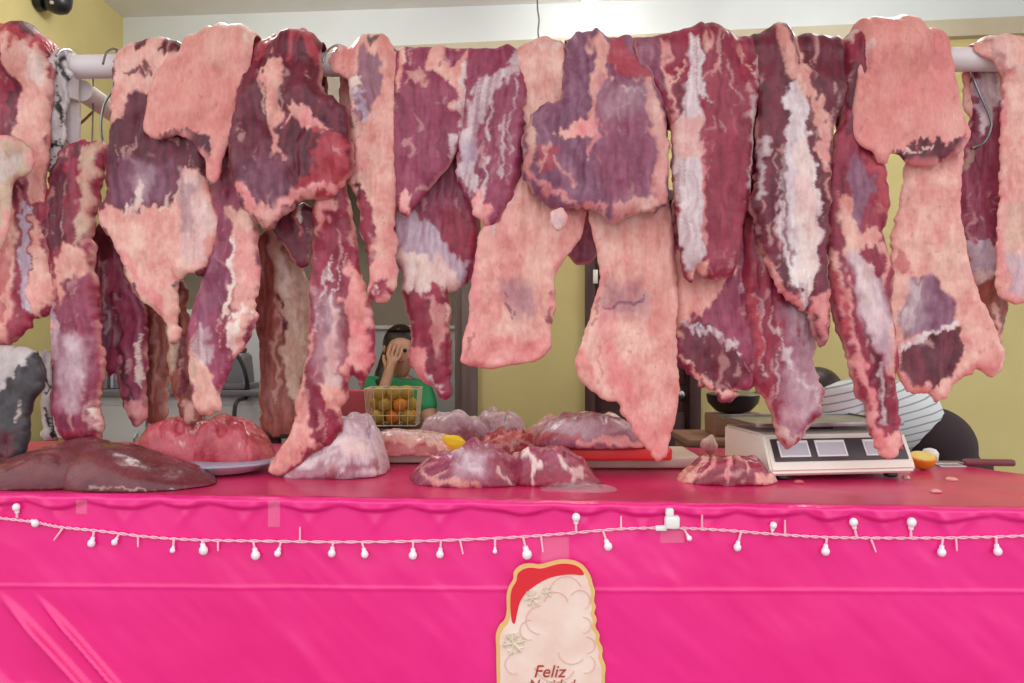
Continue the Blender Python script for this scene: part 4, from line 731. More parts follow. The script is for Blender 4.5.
LB = [(17, 518, 17, 507, 1), (34, 522, 36, 523, 1), (63, 528, 54, 540, 0), (94, 531, 92, 543, 1), (119, 534, 115, 542, .8), (138, 535, 138, 547, 0), (174, 538, 173, 550, .7), (202, 541, 204, 550, 1.2), (218, 541, 218, 551, 0), (253, 541, 256, 555, 1.2), (281, 542, 278, 553, .9), (300, 540, 300, 527, 0), (333, 542, 332, 553, 1), (362, 542, 365, 554, 1), (413, 541, 413, 555, 1.1), (441, 541, 440, 554, 1), (460, 540, 463, 554, 0), (495, 539, 495, 551, .6), (523, 537, 527, 554, 1.3), (541, 536, 543, 552, 0), (576, 532, 576, 517, 1.1), (621, 529, 621, 516, 0), (603, 531, 608, 546, 1.1), (702, 529, 702, 515, 0), (684, 529, 689, 538, .7), (741, 532, 737, 547, 1), (772, 534, 773, 525, .9), (785, 535, 785, 520, 0), (827, 538, 825, 551, 1.1), (857, 538, 853, 522, 1.1), (871, 539, 876, 552, 0), (911, 538, 911, 522, 1.2), (943, 538, 941, 552, 1.1), (956, 538, 957, 551, 0), (996, 537, 997, 551, 1.1)]
for x0, y0, x1, y1, s in LB:
    p0 = on_skirt(x0, y0, .0075); p1 = on_skirt(x1, y1, .009); dv = (p1-p0)
    if s:
        st = part(MB().tube([p0, p0+dv*.35, p1], [.0028, .0026, .0022], 6).build('bulb_stem', M['lightwire']), sl)
        q = dv.normalized(); rr = .0088*s
        b_ = part(MB().sphere(p1+Vector((0, -.003, 0)), rr, (1, .9, 1.05), 14, 10).tube([p1-q*rr*1.6, p1], [.0045*s, .006*s], 8).build('light_bulb', M['bulbglass']), sl)
    else:
        part(MB().tube([p0, p1], [.0026, .0018], 6).build('bulb_stem', M['lightwire']), sl)
pc = on_skirt(672, 522, .012); part(MB().box(pc, (.034, .02, .03), bev=.006).box(pc+Vector((-.006, -.002, .022)), (.018, .014, .02), bev=.004).build('plug_box', M['white']), sl)
pc = on_skirt(661, 528, .01); part(MB().box(pc, (.026, .012, .012), bev=.003).build('plug_joint', M['white']), sl)
def tape(label, x0, y0, x1, y1):
    nx, ny = 6, 8; V = [on_skirt(x0+(x1-x0)*i/nx, y0+(y1-y0)*j/ny, .0035) for j in range(ny+1) for i in range(nx+1)]
    o = from_arrays('clear_tape', np.array([tuple(v) for v in V]), np.array([(j*(nx+1)+i, j*(nx+1)+i+1, (j+1)*(nx+1)+i+1, (j+1)*(nx+1)+i) for j in range(ny) for i in range(nx)]), M['tape'])
    o.modifiers.new('thickness', 'SOLIDIFY').thickness = .0004; return tag(o, label, 'tape', 'clear tape on the pink skirt')
tape('clear tape square at the skirt hem below the dark liver', 76, 500, 87, 514)
tape('clear tape strip at the skirt hem below the long hanging cut', 268, 500, 280, 527)
tape('clear tape strip holding the Christmas card to the pink skirt', 541, 537, 569, 570)
tape('clear tape patch under the white plug of the light string', 660, 530, 684, 543)
# ---------------------------------------------------------------- Christmas card cut-out
def card_pt(px, py, off): p = px2(px, py, 1.80-off); return p
cc = tag(empty('christmas_card', (px2(550, 640, 1.80)[0], 1.80, px2(550, 640, 1.80)[2])), 'die-cut Christmas card with gold scalloped border taped to the pink skirt', 'card')
CY0 = min(skin_y(px2(p, 0, 1.8)[0], px2(0, q, 1.8)[2]) for p in range(495, 612, 6) for q in range(565, 700, 8))-.002
def outl(s, ch=2): return chaikin(parse(s), ch)
ob_ = '497,700 496,672 496,652 495,640 499,630 505,625 507,615 506,600 509,590 514,583 513,576 520,569 530,567 540,569 550,566 562,563 575,564 585,569 592,579 594,588 597,596 595,606 598,612 595,618 599,624 596,632 602,640 600,646 605,654 603,662 608,672 606,684 608,700'
def cardlayer(name, s, y0, th, m, ch=2):
    P2 = outl(s, ch); pts = [(px2(a, b, 1.80)[0], 0, px2(a, b, 1.80)[2]) for a, b in P2]
    return part(MB().prism(pts, CY0-y0-th, CY0-y0).build(name, m, None, False), cc)
cardlayer('card_border', ob_, 0, .003, M['gold'])
cardlayer('card_face', '500,700 500,674 500,654 499,643 503,634 509,628 511,616 510,602 512,592 517,585 517,578 523,573 531,571 541,573 551,570 562,567 574,568 582,572 588,581 590,589 593,597 591,606 594,613 591,619 595,626 592,633 598,641 596,647 601,656 599,664 604,674 602,700', .003, .001, M['card'])
cardlayer('red_band', '510,602 512,592 517,585 517,578 523,573 531,571 541,573 551,570 562,567 574,568 582,572 587,580 572,578 556,580 545,584 535,590 526,597 520,606 517,618 515,630 511,626', .004, .0012, M['cardred'])
def flake(cx, cy, r):
    mb = MB(); c = Vector(px2(cx, cy, CY0-.0055))
    for k in range(6):
        a = k*math.pi/3+.2; e = c+Vector((math.cos(a), 0, math.sin(a)))*r; mb.tube([c, e], r*.13, 6)
        for sg in (-1, 1):
            b = c+(e-c)*.6; mb.tube([b, b+Vector((math.cos(a+sg*.8), 0, math.sin(a+sg*.8)))*r*.38], r*.1, 6)
    mb.sphere(c, r*.2, (1, .4, 1), 10, 6); return part(mb.build('snowflake', M['flake']), cc)
flake(532, 598, .019); flake(514, 643, .025); flake(547, 592, .012)
mb = MB()
for cx, cy, r, a0, a1 in ((566, 592, 16, 20, 200), (580, 600, 10, -60, 150), (556, 604, 12, 10, 170), (540, 620, 14, 90, 270), (530, 630, 10, 80, 280), (583, 625, 8, -90, 90), (587, 645, 8, -90, 90), (586, 664, 9, -100, 60), (515, 664, 10, 100, 280), (555, 660, 22, 200, 330), (572, 650, 14, 190, 320)):
    mb.tube([px2(cx+r*math.cos(R(a0+(a1-a0)*k/12)), cy-r*math.sin(R(a0+(a1-a0)*k/12)), CY0-.005) for k in range(13)], .0012, 5)
part(mb.build('scroll_lines', M['scroll']), cc)
def text(s, name, px, py, h, m, shear=.25, y=CY0-.0055, rot=0):
    c = bpy.data.curves.new(name, 'FONT'); c.body = s; c.size = h; c.extrude = .0006; c.shear = shear; c.align_x = 'CENTER'; c.align_y = 'CENTER'
    o = bpy.data.objects.new(name, c); COL.objects.link(o); c.materials.append(m); o.rotation_euler = (R(90), R(rot), 0); o.location = px2(px, py, y); dg = bpy.context.evaluated_depsgraph_get(); dg.update(); me = bpy.data.meshes.new_from_object(o.evaluated_get(dg)); me.transform(Matrix.Translation(px2(px, py, y)) @ Matrix.Rotation(R(90), 4, 'X')); bpy.data.objects.remove(o); me.materials.clear(); return link(name, me, m)
part(text('Feliz', 'lettering', 549, 672, .040, M['ink']), cc); part(text('Navidad', 'lettering', 551, 685, .032, M['ink']), cc)

# ---------------------------------------------------------------- on the counter
lv = mound('liver', 'large smooth dark brown liver lying at the left front of the counter', -34, 128, 491, 437, .30, 'liver', [('p', 'ldark', '-40,470 60,480 60,500 -40,500', 6, .4)], ((-1, .1), (-.6, .4), (-.1, .72), (.4, .97), (.8, 1.0), (1, .9)), .05, .003, 61, cat='liver', group='livers on the counter', sharp=.8, p=2.2)
lv = mound('liver', 'second dark liver lobe with a thin pointed edge, nearest the minced meat plate', 58, 216, 493, 441, .28, 'liver', [('s', 'pale', '95,490,2 150,493,2 190,493,2', 1.2, .4), ('p', 'ldark', '150,455 220,470 216,496 170,490', 8, .4)], ((-1, .7), (-.65, 1.0), (-.2, .9), (.2, .62), (.6, .42), (1, .25)), .05, .003, 62, cat='liver', group='livers on the counter', sharp=.8, p=2.0)
# enamel plate + minced meat
def plate(label, pl, pr, pyb, dep):
    x = 0
    for _ in range(4): Yf = (CZ-TZ(x)-.02)*F/(pyb-CY); Ym = Yf+dep/2; x = ((pl+pr)/2-CX)/F*Ym
    a = (pr-pl)/2/F*Ym; r = empty('enamel_plate', (x, Ym, TZ(x)+.003)); tag(r, label, 'plate')
    S = Matrix.Diagonal((a, dep/2, 1, 1))
    MB().lathe([(.0, .001), (.66, .001), (.74, .004), (.97, .026), (1, .028), (1, .031), (.965, .03), (.72, .009), (.64, .006), (0, .006)], (0, 0, 0), 64, S).build('dish', M['enamel'], r)
    MB().lathe([(.985, .027), (1.012, .027), (1.015, .0295), (1.01, .032), (.985, .032), (.98, .03)], (0, 0, 0), 64, S).build('rim', M['blue'] if 'blue' in label else M['enamel'], r)
    return r, x, Ym, a
plate('white enamel plate with a blue rim under the minced red meat', 134, 276, 473, .26)
mz = [('s', 'pfat', '150,430,3 170,428,3 178,440,3', 1.5, .5), ('s', 'pale', '190,432,4 210,428,5 212,440,4', 2, .6), ('s', 'pale', '175,446,2 185,440,3', 1.2, .6)]
mound('ground_meat', 'left heap of raw red meat on the blue rimmed plate', 130, 218, 468, 418, .20, 'mince', mz, ((-1, .45), (-.4, .85), (.3, 1), (1, .8)), .09, .012, 63, z0=TZ(-.9)+.016, group='red meat heaped on the plate')
mound('ground_meat', 'right heap of raw red meat on the blue rimmed plate', 192, 274, 468, 417, .20, 'mince', [('s', 'pale', '236,445,3 245,440,2', 1.2, .6)], ((-1, .9), (-.3, 1), (.3, .85), (1, .4)), .09, .012, 64, z0=TZ(-.8)+.016, group='red meat heaped on the plate')
mound('membrane_chunk', 'big chunk wrapped in shiny silvery membrane at the foot of the longest hanging cut', 280, 388, 479, 417, .24, 'silver',
      [('p', 'memb', '300,450 345,430 370,440 380,460 340,470 300,470', 6, .8), ('p', 'pale', '340,438 366,440 366,458 345,460', 5, .7), ('s', 'lean', '325,478,6 360,470,6 375,460,5', 3, .7), ('p', 'mauve', '280,466 330,468 360,478 290,482', 4, .6), ('s', 'pale', '372,470,6 388,478,8', 2.5)], ((-1, .15), (-.6, .34), (-.25, .66), (.1, .94), (.35, 1), (.65, .9), (1, .5)), .12, .018, 65)
# white board + piece, left of the centre
def slabbox(name, label, cat, pl, pr, pyf, dep, h, m, z0=None, rz=0, bev=.006, group=None):
    x = 0
    for _ in range(4): zb = (TZ(x)+.002 if z0 is None else z0); Yf = (CZ-zb)*F/(pyf-CY); Ym = Yf+dep/2; x = ((pl+pr)/2-CX)/F*Ym
    wd = (pr-pl)/F*Yf; o = MB().box((0, 0, h/2), (wd, dep, h), bev=bev, seg=3).build(name, m); o.location = (x, Ym, zb); o.rotation_euler = (0, 0, rz); tag(o, label, cat, group); return o
slabbox('cutting_board', 'cream cutting board under the flat pink piece beside the membrane chunk', 'cutting board', 372, 436, 463, .22, .028, M['cream'])
mound('flat_cut', 'flat pale fat covered piece lying on the cream board behind the centre cut', 364, 462, 456, 431, .18, 'fat', [('p', 'lred', '385,444 440,446 440,456 385,456', 3, .8), ('p', 'memb', '370,428 450,430 450,438 380,440', 5, .5)], ((-1, .7), (-.3, 1), (.5, .8), (1, .3)), .08, .008, 66, z0=TZ(-.3)+.031)
mound('shoulder_cut', 'left of two purple cuts with fat edges at the front centre', 412, 528, 488, 446, .20, 'mauve',
      [('p', 'silver', '450,446 490,450 484,476 458,480', 20, .8), ('s', 'memb', '460,452,5 474,470,6', 8, .7), ('s', 'fat', '424,470,8 440,480,7 475,487,6', 3, .8), ('p', 'lean', '488,455 520,455 520,486 492,486', 14, .7), ('s', 'pale', '500,470,5 512,484,4', 2, .7), ('s', 'pfat', '420,460,6 440,452,4', 3, .7)], ((-1, .4), (-.5, .75), (0, 1), (.6, .8), (1, .7)), .12, .014, 67)
mound('shoulder_cut', 'right of two purple cuts with fat edges, beside a flat clear plastic sheet', 500, 602, 487, 449, .19, 'lean',
      [('p', 'mauve', '500,446 560,446 580,460 540,470 505,470', 6, .8), ('s', 'pale', '528,452,4 537,470,5 536,484,4', 2, .9), ('s', 'pale', '560,455,5 572,470,5', 3, .7), ('s', 'fat', '502,460,5 520,452,5', 2.5, .8), ('p', 'pale', '566,470 582,466 580,484 568,484', 4, .6)], ((-1, .8), (-.4, 1), (.2, .95), (.6, .6), (1, .15)), .10, .014, 68)
# crumpled clear plastic lying in front
def crumple(name, label, pl, pr, pyf, dep, hgt, seed, m, z0=None, cat='plastic bag'):
    return mound(name, label, pl, pr, pyf, hgt, dep, 'pale', (), ((-1, .5), (-.3, 1), (.4, .8), (1, .4)), .14, .012, seed, cat=cat, group='clear plastic on the counter', matn=m, z0=z0)
crumple('plastic_sheet', 'thin crumpled clear plastic sheet lying flat at the front centre of the counter', 540, 616, 493, .12, 484, 69, 'bag')
# back of the counter
slabbox('cutting_board', 'long white cutting board lowest of the stack right of the centre', 'cutting board', 560, 697, 469, .26, .034, M['board'], bev=.012)
slabbox('cutting_board', 'red cutting board on top of the long white board right of the centre', 'cutting board', 546, 668, 461, .22, .036, M['red'], z0=TZ(.3)+.037, bev=.008)
mound('flank_cut', 'long pink cut with a glossy white underside lying on the red cutting board', 534, 654, 449, 414, .20, 'mauve', [('p', 'silver', '540,416 640,418 646,436 540,436', 14, .65), ('s', 'pfat', '575,442,6 610,440,8 640,444,7', 3, .9), ('s', 'lred', '540,438,6 580,436,5', 3, .7)], ((-1, .6), (-.5, .95), (0, 1), (.5, .8), (1, .3)), .08, .008, 70, z0=TZ(.3)+.0735)
mound('chopped_meat', 'heap of chopped red meat scraps between the yellow lemon and the red board', 478, 546, 455, 430, .20, 'lred', [('s', 'pfat', '490,438,5 520,436,6', 2, .7), ('s', 'pale', '500,444,4 530,442,4', 1.5, .6)], ((-1, .6), (0, 1), (1, .6)), .14, .018, 71)
mound('bagged_meat', 'pale grey plastic bag of meat behind the yellow lemon', 416, 492, 449, 413, .22, 'silver', [('p', 'mauve', '425,430 480,424 490,446 430,446', 14, .6), ('s', 'lean', '440,440,7 475,432,8', 4, .5)], ((-1, .7), (-.4, 1), (.3, .95), (1, .7)), .09, .016, 72, cat='bag of meat')
mound('plastic_bag', 'crumpled grey plastic bag lying behind the chopped red meat', 474, 528, 447, 411, .16, 'silver', [('s', 'purple', '485,420,4 500,430,4', 3, .6), ('s', 'pale', '490,414,3 512,418,3', 2, .7), ('s', 'mauve', '500,432,5 520,428,5', 3, .6)], ((-1, .75), (-.3, 1), (.4, .9), (1, .7)), .08, .02, 73, cat='plastic bag', group='clear plastic on the counter')
mound('bagged_meat', 'small pink bagged lump at the counter back below the yellow wall panel', 522, 568, 446, 416, .14, 'fat', [('p', 'memb', '525,418 560,420 560,432 530,432', 5, .6)], ((-1, .5), (.2, 1), (1, .7)), .09, .012, 74, cat='bag of meat')
mound('bagged_meat', 'pale grey lump behind the long pink cut in front of the dark door', 588, 632, 446, 412, .12, 'pale', [('p', 'memb', '590,414 625,416 625,426 590,426', 5, .6)], ((-1, .5), (0, 1), (1, .6)), .08, .008, 75, cat='bag of meat')
# yellow lemon half squeezed shape
mb = MB(); t = bmesh.new(); bmesh.ops.create_uvsphere(t, u_segments=24, v_segments=16, radius=1)
for v in t.verts:
    n_ = float(fbm(np.array([v.co.x*1.6+4]), np.array([v.co.z*1.6+v.co.y]), 12)[0])-.5; v.co *= 1+.35*n_
    if abs(v.co.x) > .8: v.co.x *= 1.15
xl_, yl_ = px2(455, 437, 2.42)[0], 2.42
mb.add(t, Matrix.Translation((xl_, yl_, TZ(xl_)+.062)) @ Matrix.Rotation(.45, 4, 'Y') @ Matrix.Diagonal((.036, .03, .024, 1)))
tag(mb.build('lemon', M['yel']), 'bright yellow lemon on the meat at the centre of the counter', 'lemon')
# wire basket of fruit
yk = 3.14; xk = px2(394, 410, yk)[0]; zk = .982; bw, bd, bh = .205, .15, CZ-(388-CY)/F*yk-zk
bk = tag(empty('wire_basket', (xk, yk, zk)), 'tall cream wire basket holding green and yellow citrus fruit', 'basket')
def rect(w_, d_, z_): return [(-w_/2, -d_/2, z_), (w_/2, -d_/2, z_), (w_/2, d_/2, z_), (-w_/2, d_/2, z_), (-w_/2, -d_/2, z_), (w_/2, -d_/2, z_)]
MB().tube(rect(bw, bd, bh), .0028, 8).build('rim', M['wire'], bk)
mb = MB(); mb.tube(rect(bw*.9, bd*.9, .004), .0022, 6).tube(rect(bw*.93, bd*.93, bh*.3), .0016, 6)
for k in range(7):
    u = -.5+k/6
    for sg in (-.5, .5): mb.tube([(u*bw, sg*bd, bh), (u*bw*.9, sg*bd*.9, .004)], .0015, 6)
    mb.tube([(u*bw*.9, -.45*bd, .004), (u*bw*.9, .45*bd, .004)], .0015, 6)
for k in range(1, 5):
    v_ = -.5+k/5
    for sg in (-.5, .5): mb.tube([(sg*bw, v_*bd, bh), (sg*bw*.9, v_*bd*.9, .004)], .0015, 6)
mb.build('wire_grid', M['wire'], bk)
fm = MB(); t = bmesh.new(); bmesh.ops.create_uvsphere(t, u_segments=20, v_segments=14, radius=1)
for v in t.verts:
    if v.co.z > .85: v.co.z -= .08*(v.co.z-.85)/.15
fm.add(t); fruit0 = fm.build('citrus_fruit', M['citrus']); fo = fruit0.data; fo2 = fo.copy(); fo2.materials.clear(); fo2.materials.append(M['orange'])
spots = [(-.058, -.034, .034), (.0, -.035, .034), (.058, -.033, .034), (-.058, .03, .034), (.0, .03, .034), (.058, .03, .034), (-.030, -.032, .083), (.028, -.033, .083), (.062, -.012, .086), (-.066, .01, .084), (.0, .024, .084), (-.052, -.026, .125), (.004, -.028, .128), (.05, -.02, .130)]
rng = random.Random(5)
for i, (a, b, c) in enumerate(spots):
    o = fruit0 if i == 0 else fruit0.copy()
    if i: COL.objects.link(o)
    if i in (1, 5, 7, 10): o.data = fo2
    r_ = .029; o.scale = (r_, r_, r_*.95); o.location = (xk+a, yk+b, zk+c*1.0); o.rotation_euler = (rng.uniform(0, 3), rng.uniform(0, 3), rng.uniform(0, 3))
    tag(o, 'small orange fruit among the green ones in the wire basket' if i in (1, 5, 7, 10) else 'small green and yellow citrus fruit in the wire basket', 'fruit', 'oranges in the wire basket' if i in (1, 5, 7, 10) else 'citrus fruit in the wire basket')
tw = tag(empty('side_table', (xk-.02, 3.2, 0)), 'dark side table behind the counter under the wire basket', 'table')
MB().box((0, 0, .962), (.95, .42, .03), bev=.005).build('tabletop', M['brown'], tw)
for sx_ in (-1, 1):
    for sy_ in (-1, 1): MB().box((sx_*.42, sy_*.16, .474), (.045, .045, .946), bev=.004).build('leg', M['brown'], tw)
# dark bowl and red chair behind
xb_, yb_ = px2(350, 420, 2.7)[0], 2.7
tag(MB().lathe([(.045, 0), (.07, .012), (.085, .045), (.088, .075), (.08, .075), (.075, .045), (.06, .018), (0, .012)], (xb_, yb_, TZ(xb_)+.003), 32).build('bowl', M['navy']), 'dark plum plastic bowl behind the membrane chunk', 'bowl')
rc = MB(); xq, yq = px2(345, 395, 3.75)[0], 3.75
ch = tag(empty('plastic_chair', (xq, yq, 0)), 'faded red plastic chair behind the counter left of the woman', 'chair')
MB().box((0, -.02, .44), (.44, .42, .03), bev=.012).build('seat', M['redp'], ch)
MB().box((0, -.2, .78), (.42, .03, .64), rot=(.1, 0, 0), bev=.014).build('backrest', M['redp'], ch)
for sx_ in (-1, 1):
    for sy_ in (-1, 1): MB().tube([(sx_*.18, sy_*.16-.02, .43), (sx_*.21, sy_*.19-.02, .0)], [.022, .018], 10).build('leg', M['redp'], ch)
# meat by the scale
mound('beef_chunk', 'marbled dark red chunk with fat ends lying left of the scale', 676, 776, 486, 455, .17, 'lean', [('s', 'pfat', '700,478,4 716,466,5 712,458,4', 2, .8), ('s', 'pfat', '730,462,5 728,475,4', 2, .7), ('s', 'pfat', '690,468,6 705,462,5', 2, .8), ('p', 'fat', '676,472 696,472 696,486 674,486', 4), ('p', 'fat', '754,472 782,472 782,488 756,486', 4), ('s', 'fat', '735,456,3 748,470,3', 1.5, .7)], ((-1, .28), (-.7, .45), (-.35, .95), (.2, 1), (.6, .8), (1, .3)), .08, .012, 76)
for i, (px_, py_, s_, lb) in enumerate(((906, 477, 7, 'tiny pale fat scrap on the counter just right of the scale foot'), (951, 479, 13, 'pale flat fat scrap on the counter below the orange half'), (936, 491, 10, 'small fat scrap nearest the front edge at the right'), (799, 482, 12, 'thin red meat shred on the counter below the scale'))):
    mound('meat_scrap', lb, px_-s_/2, px_+s_/2, py_+2, py_-2, .025, 'lred' if i == 3 else 'fat', (), rag=.3, lump=.002, seed=80+i, cat='meat scrap', group='meat scraps on the counter', g=.003)
# garlic bulb
xg, yg = px2(709, 443, 2.68)[0], 2.68
mb = MB(); t = bmesh.new(); bmesh.ops.create_uvsphere(t, u_segments=32, v_segments=16, radius=1)
for v in t.verts:
    a = math.atan2(v.co.y, v.co.x); k = 1+.09*math.cos(6*a); v.co.x *= k; v.co.y *= k
    if v.co.z > .55: q = (v.co.z-.55)/.45; v.co.x *= 1-.35*q; v.co.y *= 1-.35*q; v.co.z += .5*q*q
mb.add(t, Matrix.Translation((xg, yg, TZ(xg)+.03)) @ Matrix.Rotation(.3, 4, 'Y') @ Matrix.Diagonal((.028, .028, .026, 1))); tag(mb.build('garlic', M['garlic']), 'whole garlic bulb on the counter left of the scale', 'garlic')
# ---------------------------------------------------------------- scale
xs_, ysc = .882, 2.335
sc_ = tag(empty('counter_scale', (xs_, ysc, TZ(xs_)+.003), R(8)), 'cream digital counter scale with three displays and a steel tray', 'scale')
W2, D2 = .212, .15
pro = [(-D2, .014), (-D2-.012, .026), (-D2-.008, .040), (-D2+.038, .118), (-D2+.055, .124), (D2, .124), (D2, .014)]
def wedge(w_, pro_, bev):
    t = bmesh.new(); a = [t.verts.new((-w_, y, z)) for y, z in pro_]; b = [t.verts.new((w_, y, z)) for y, z in pro_]; n = len(pro_)
    t.faces.new(a); t.faces.new(b[::-1])
    for k in range(n): t.faces.new((a[k], b[k], b[(k+1) % n], a[(k+1) % n]))
    bmesh.ops.recalc_face_normals(t, faces=t.faces[:]); bmesh.ops.bevel(t, geom=t.edges[:], offset=bev, segments=2, affect='EDGES'); return t
MB().add(wedge(W2, pro, .006)).build('housing', M['cream'], sc_)
y0_, z0_, y1_, z1_ = -D2-.008, .044, -D2+.038, .118; ang_ = math.atan2(z1_-z0_, y1_-y0_); nrm = Vector((0, -math.sin(ang_), math.cos(ang_)))
def onface(u, v, off): return Vector((u*W2, y0_+(y1_-y0_)*v, z0_+(z1_-z0_)*v))+nrm*off
L_ = math.hypot(y1_-y0_, z1_-z0_)
pn = MB().box(onface(-.0, .5, .001), (W2*1.84, L_*.76, .004), rot=(ang_, 0, 0), bev=.001).build('display_panel', M['panel'], sc_)
for u in (-.63, -.12, .55):
    f_ = MB().box(onface(u, .53, .0035), (.088, L_*.56, .003), rot=(ang_, 0, 0), bev=.001).build('display_frame', M['white'], pn)
    MB().box(onface(u, .51, .0052), (.078, L_*.42, .0015), rot=(ang_, 0, 0)).build('display', M['lcd'], pn)
mb = MB()
for u in (.80, .835, .87): mb.box(onface(u, .52, .0036), (.006, L_*.16, .0012), rot=(ang_, 0, 0))
mb.build('printed_mark', M['redp'], pn)
for sx_ in (-1, 1):
    for yy in (-D2+.03, D2-.03): MB().lathe([(.016, 0), (.02, .006), (.018, .018)], (sx_*(W2-.05), yy, 0), 16).build('foot', M['black'], sc_)
MB().box((0, .03, .131), (.10, .10, .016), bev=.004).build('tray_support', M['black'], sc_)
MB().box((-.01, .03, .1435), (.44, .28, .006), bev=.0025).box((-.01, -.108, .1475), (.44, .004, .010), bev=.0015).box((-.01, .168, .1475), (.44, .004, .010), bev=.0015).box((-.229, .03, .1475), (.004, .28, .010), bev=.0015).box((.209, .03, .1475), (.004, .28, .010), bev=.0015).build('weighing_tray', M['steel'], sc_)
# half orange, knife, paper
xo, yo = px2(921, 465, 2.40)[0], 2.40
og = tag(empty('orange_half', (xo, yo, TZ(xo)+.003)), 'half an orange, cut side up, right of the scale', 'fruit')
MB().lathe([(.004, .0), (.018, .004), (.032, .016), (.0385, .034), (.0385, .04), (.036, .041), (.0, .041)], (0, 0, 0), 28, Matrix.Rotation(.28, 4, 'X')).build('peel', M['orange'], og)
MB().lathe([(.0345, .040), (.034, .0425), (.0, .0428)], (0, 0, 0), 28, Matrix.Rotation(.28, 4, 'X')).build('pulp', M['pulp'], og)
kx, ky = px2(968, 459, 2.45)[0], 2.45
kn = tag(empty('knife', (kx, ky, TZ(kx)+.004), R(-5)), 'long knife with a maroon handle at the right rear of the counter', 'knife')
MB().box((.06, 0, .012), (.15, .026, .02), bev=.007, seg=3).build('handle', M['knife'], kn)
bl = MB(); t = bmesh.new(); pr_ = [(-.02, -.018), (-.02, .016), (-.20, .014), (-.235, .002), (-.21, -.014)]
a = [t.verts.new((x, y, .0105)) for x, y in pr_]; b = [t.verts.new((x, y, .0135)) for x, y in pr_]; t.faces.new(a[::-1]); t.faces.new(b)
for k in range(5): t.faces.new((a[k], a[(k+1) % 5], b[(k+1) % 5], b[k]))
bl.add(t).build('blade', M['steel'], kn)
slabbox('folded_paper', 'small folded white paper on the counter under the knife', 'paper', 936, 962, 467, .05, .004, M['white'], bev=.001)
tag(MB().lathe([(.018, 0), (.024, .01), (.026, .03), (.018, .042), (.006, .046)], (px2(917, 449, 2.6)[0], 2.52, TZ(1.3)+.003), 16).build('bottle_cap', M['white']), 'small white plastic cap behind the orange half', 'cap')
# ---------------------------------------------------------------- behind: stove table with pan, machine, cupboards
xt, yt = px2(735, 430, 3.6)[0], 3.62
st = tag(empty('side_cabinet', (xt, yt, 0)), 'small brown cabinet standing behind the scale under the black pan', 'cabinet')
MB().box((0, 0, .45), (.46, .36, .82), bev=.006).build('body', M['taup2'], st)
MB().box((0, -.19, .45), (.42, .018, .70), bev=.004).build('door', M['taup2'], st)
MB().tube([(.15, -.2, .52), (.15, -.225, .54), (.15, -.225, .62), (.15, -.2, .64)], .006, 8).build('handle', M['steel'], st)
MB().box((0, 0, .875), (.5, .40, .03), bev=.005).build('top', M['taup2'], st)
pzz = .893; xp_, yp_ = px2(733, 400, 3.6)[0], 3.6
tr = tag(MB().box((0, 0, .045), (.24, .2, .09), bev=.006).build('tin_box', M['taup2']), 'brown box standing on the small cabinet under the black pan', 'box'); tr.location = (xp_+.02, yp_+.02, pzz)
pan = tag(empty('frying_pan', (xp_, yp_, pzz+.092)), 'deep black pan with a green lid knob behind the scale', 'pan')
MB().lathe([(.03, .0), (.075, .012), (.11, .05), (.118, .085), (.112, .085), (.1, .05), (.06, .018), (0, .014)], (0, 0, 0), 32).build('bowl', M['black'], pan)
MB().tube([(.08, .06, .075), (.16, .12, .09), (.2, .15, .088)], [.009, .01, .012], 10).build('handle', M['black'], pan)
ld = MB().lathe([(.116, .086), (.116, .09), (.06, .104), (0, .11)], (0, 0, 0), 32).build('lid', M['steel'], pan)
MB().lathe([(.012, .109), (.024, .118), (.026, .14), (.014, .15)], (0, 0, 0), 16).build('knob', M['green'], ld)
# cupboards at left
xc0, xc1 = px2(92, 400, 3.5)[0], px2(262, 400, 3.5)[0]; ycb = 3.5
cb = tag(empty('kitchen_cupboard', ((xc0+xc1)/2, ycb+.25, 0)), 'pale grey kitchen cupboard with a dark countertop line behind the hanging meat at left', 'cupboard')
wc = xc1-xc0; zt0 = CZ-(396-CY)/F*ycb
MB().box((0, 0, zt0/2+.03), (wc, .5, zt0-.06), bev=.004).box((0, .03, .03), (wc-.04, .42, .06)).build('body', M['cab'], cb)
MB().box((0, -.01, zt0+.012), (wc+.03, .54, .026), bev=.004).build('countertop', M['greyp'], cb)
for k in range(3):
    dr = MB().box((-wc/2+wc*(k+.5)/3, -.258, zt0/2+.03), (wc/3-.012, .018, zt0-.14), bev=.004).build('door', M['cab'], cb)
    MB().tube([(-wc/2+wc*(k+.82)/3, -.268, zt0-.16), (-wc/2+wc*(k+.82)/3, -.29, zt0-.18), (-wc/2+wc*(k+.82)/3, -.29, zt0-.28), (-wc/2+wc*(k+.82)/3, -.268, zt0-.30)], .005, 8).build('handle', M['steel'], dr)
# grey machine on the cupboard with a black hose, upper splash panel with two hooks, yellow cloth, metal cups
zc_ = zt0+.027; xm_, ym_ = px2(236, 400, 3.62)[0], 3.64
mc = tag(empty('grinder', (xm_, ym_, zc_)), 'dark grey kitchen machine with a black cable on the pale cupboard', 'machine')
MB().box((0, 0, .08), (.12, .16, .16), bev=.02, seg=3, taper=.82).box((0, -.02, .012), (.15, .2, .024), bev=.006).build('body', M['greyp'], mc)
MB().lathe([(.03, .155), (.04, .165), (.042, .18), (.036, .18), (.03, .168)], (0, 0, 0), 24).build('hopper', M['steel'], mc)
MB().tube(smooth_path([(-.02, -.08, .14), (.01, -.12, .165), (.05, -.13, .14), (.08, -.13, .07), (.085, -.12, -.03), (.088, -.285, -.06), (.088, -.285, -.3)], 8), .009, 10).build('cable', M['black'], mc)
sp = struct(MB().box((px2(215, 340, 3.98)[0], 4.0, 1.22), (.62, .03, .5), bev=.006).build('trim_splash_panel', M['cab']))
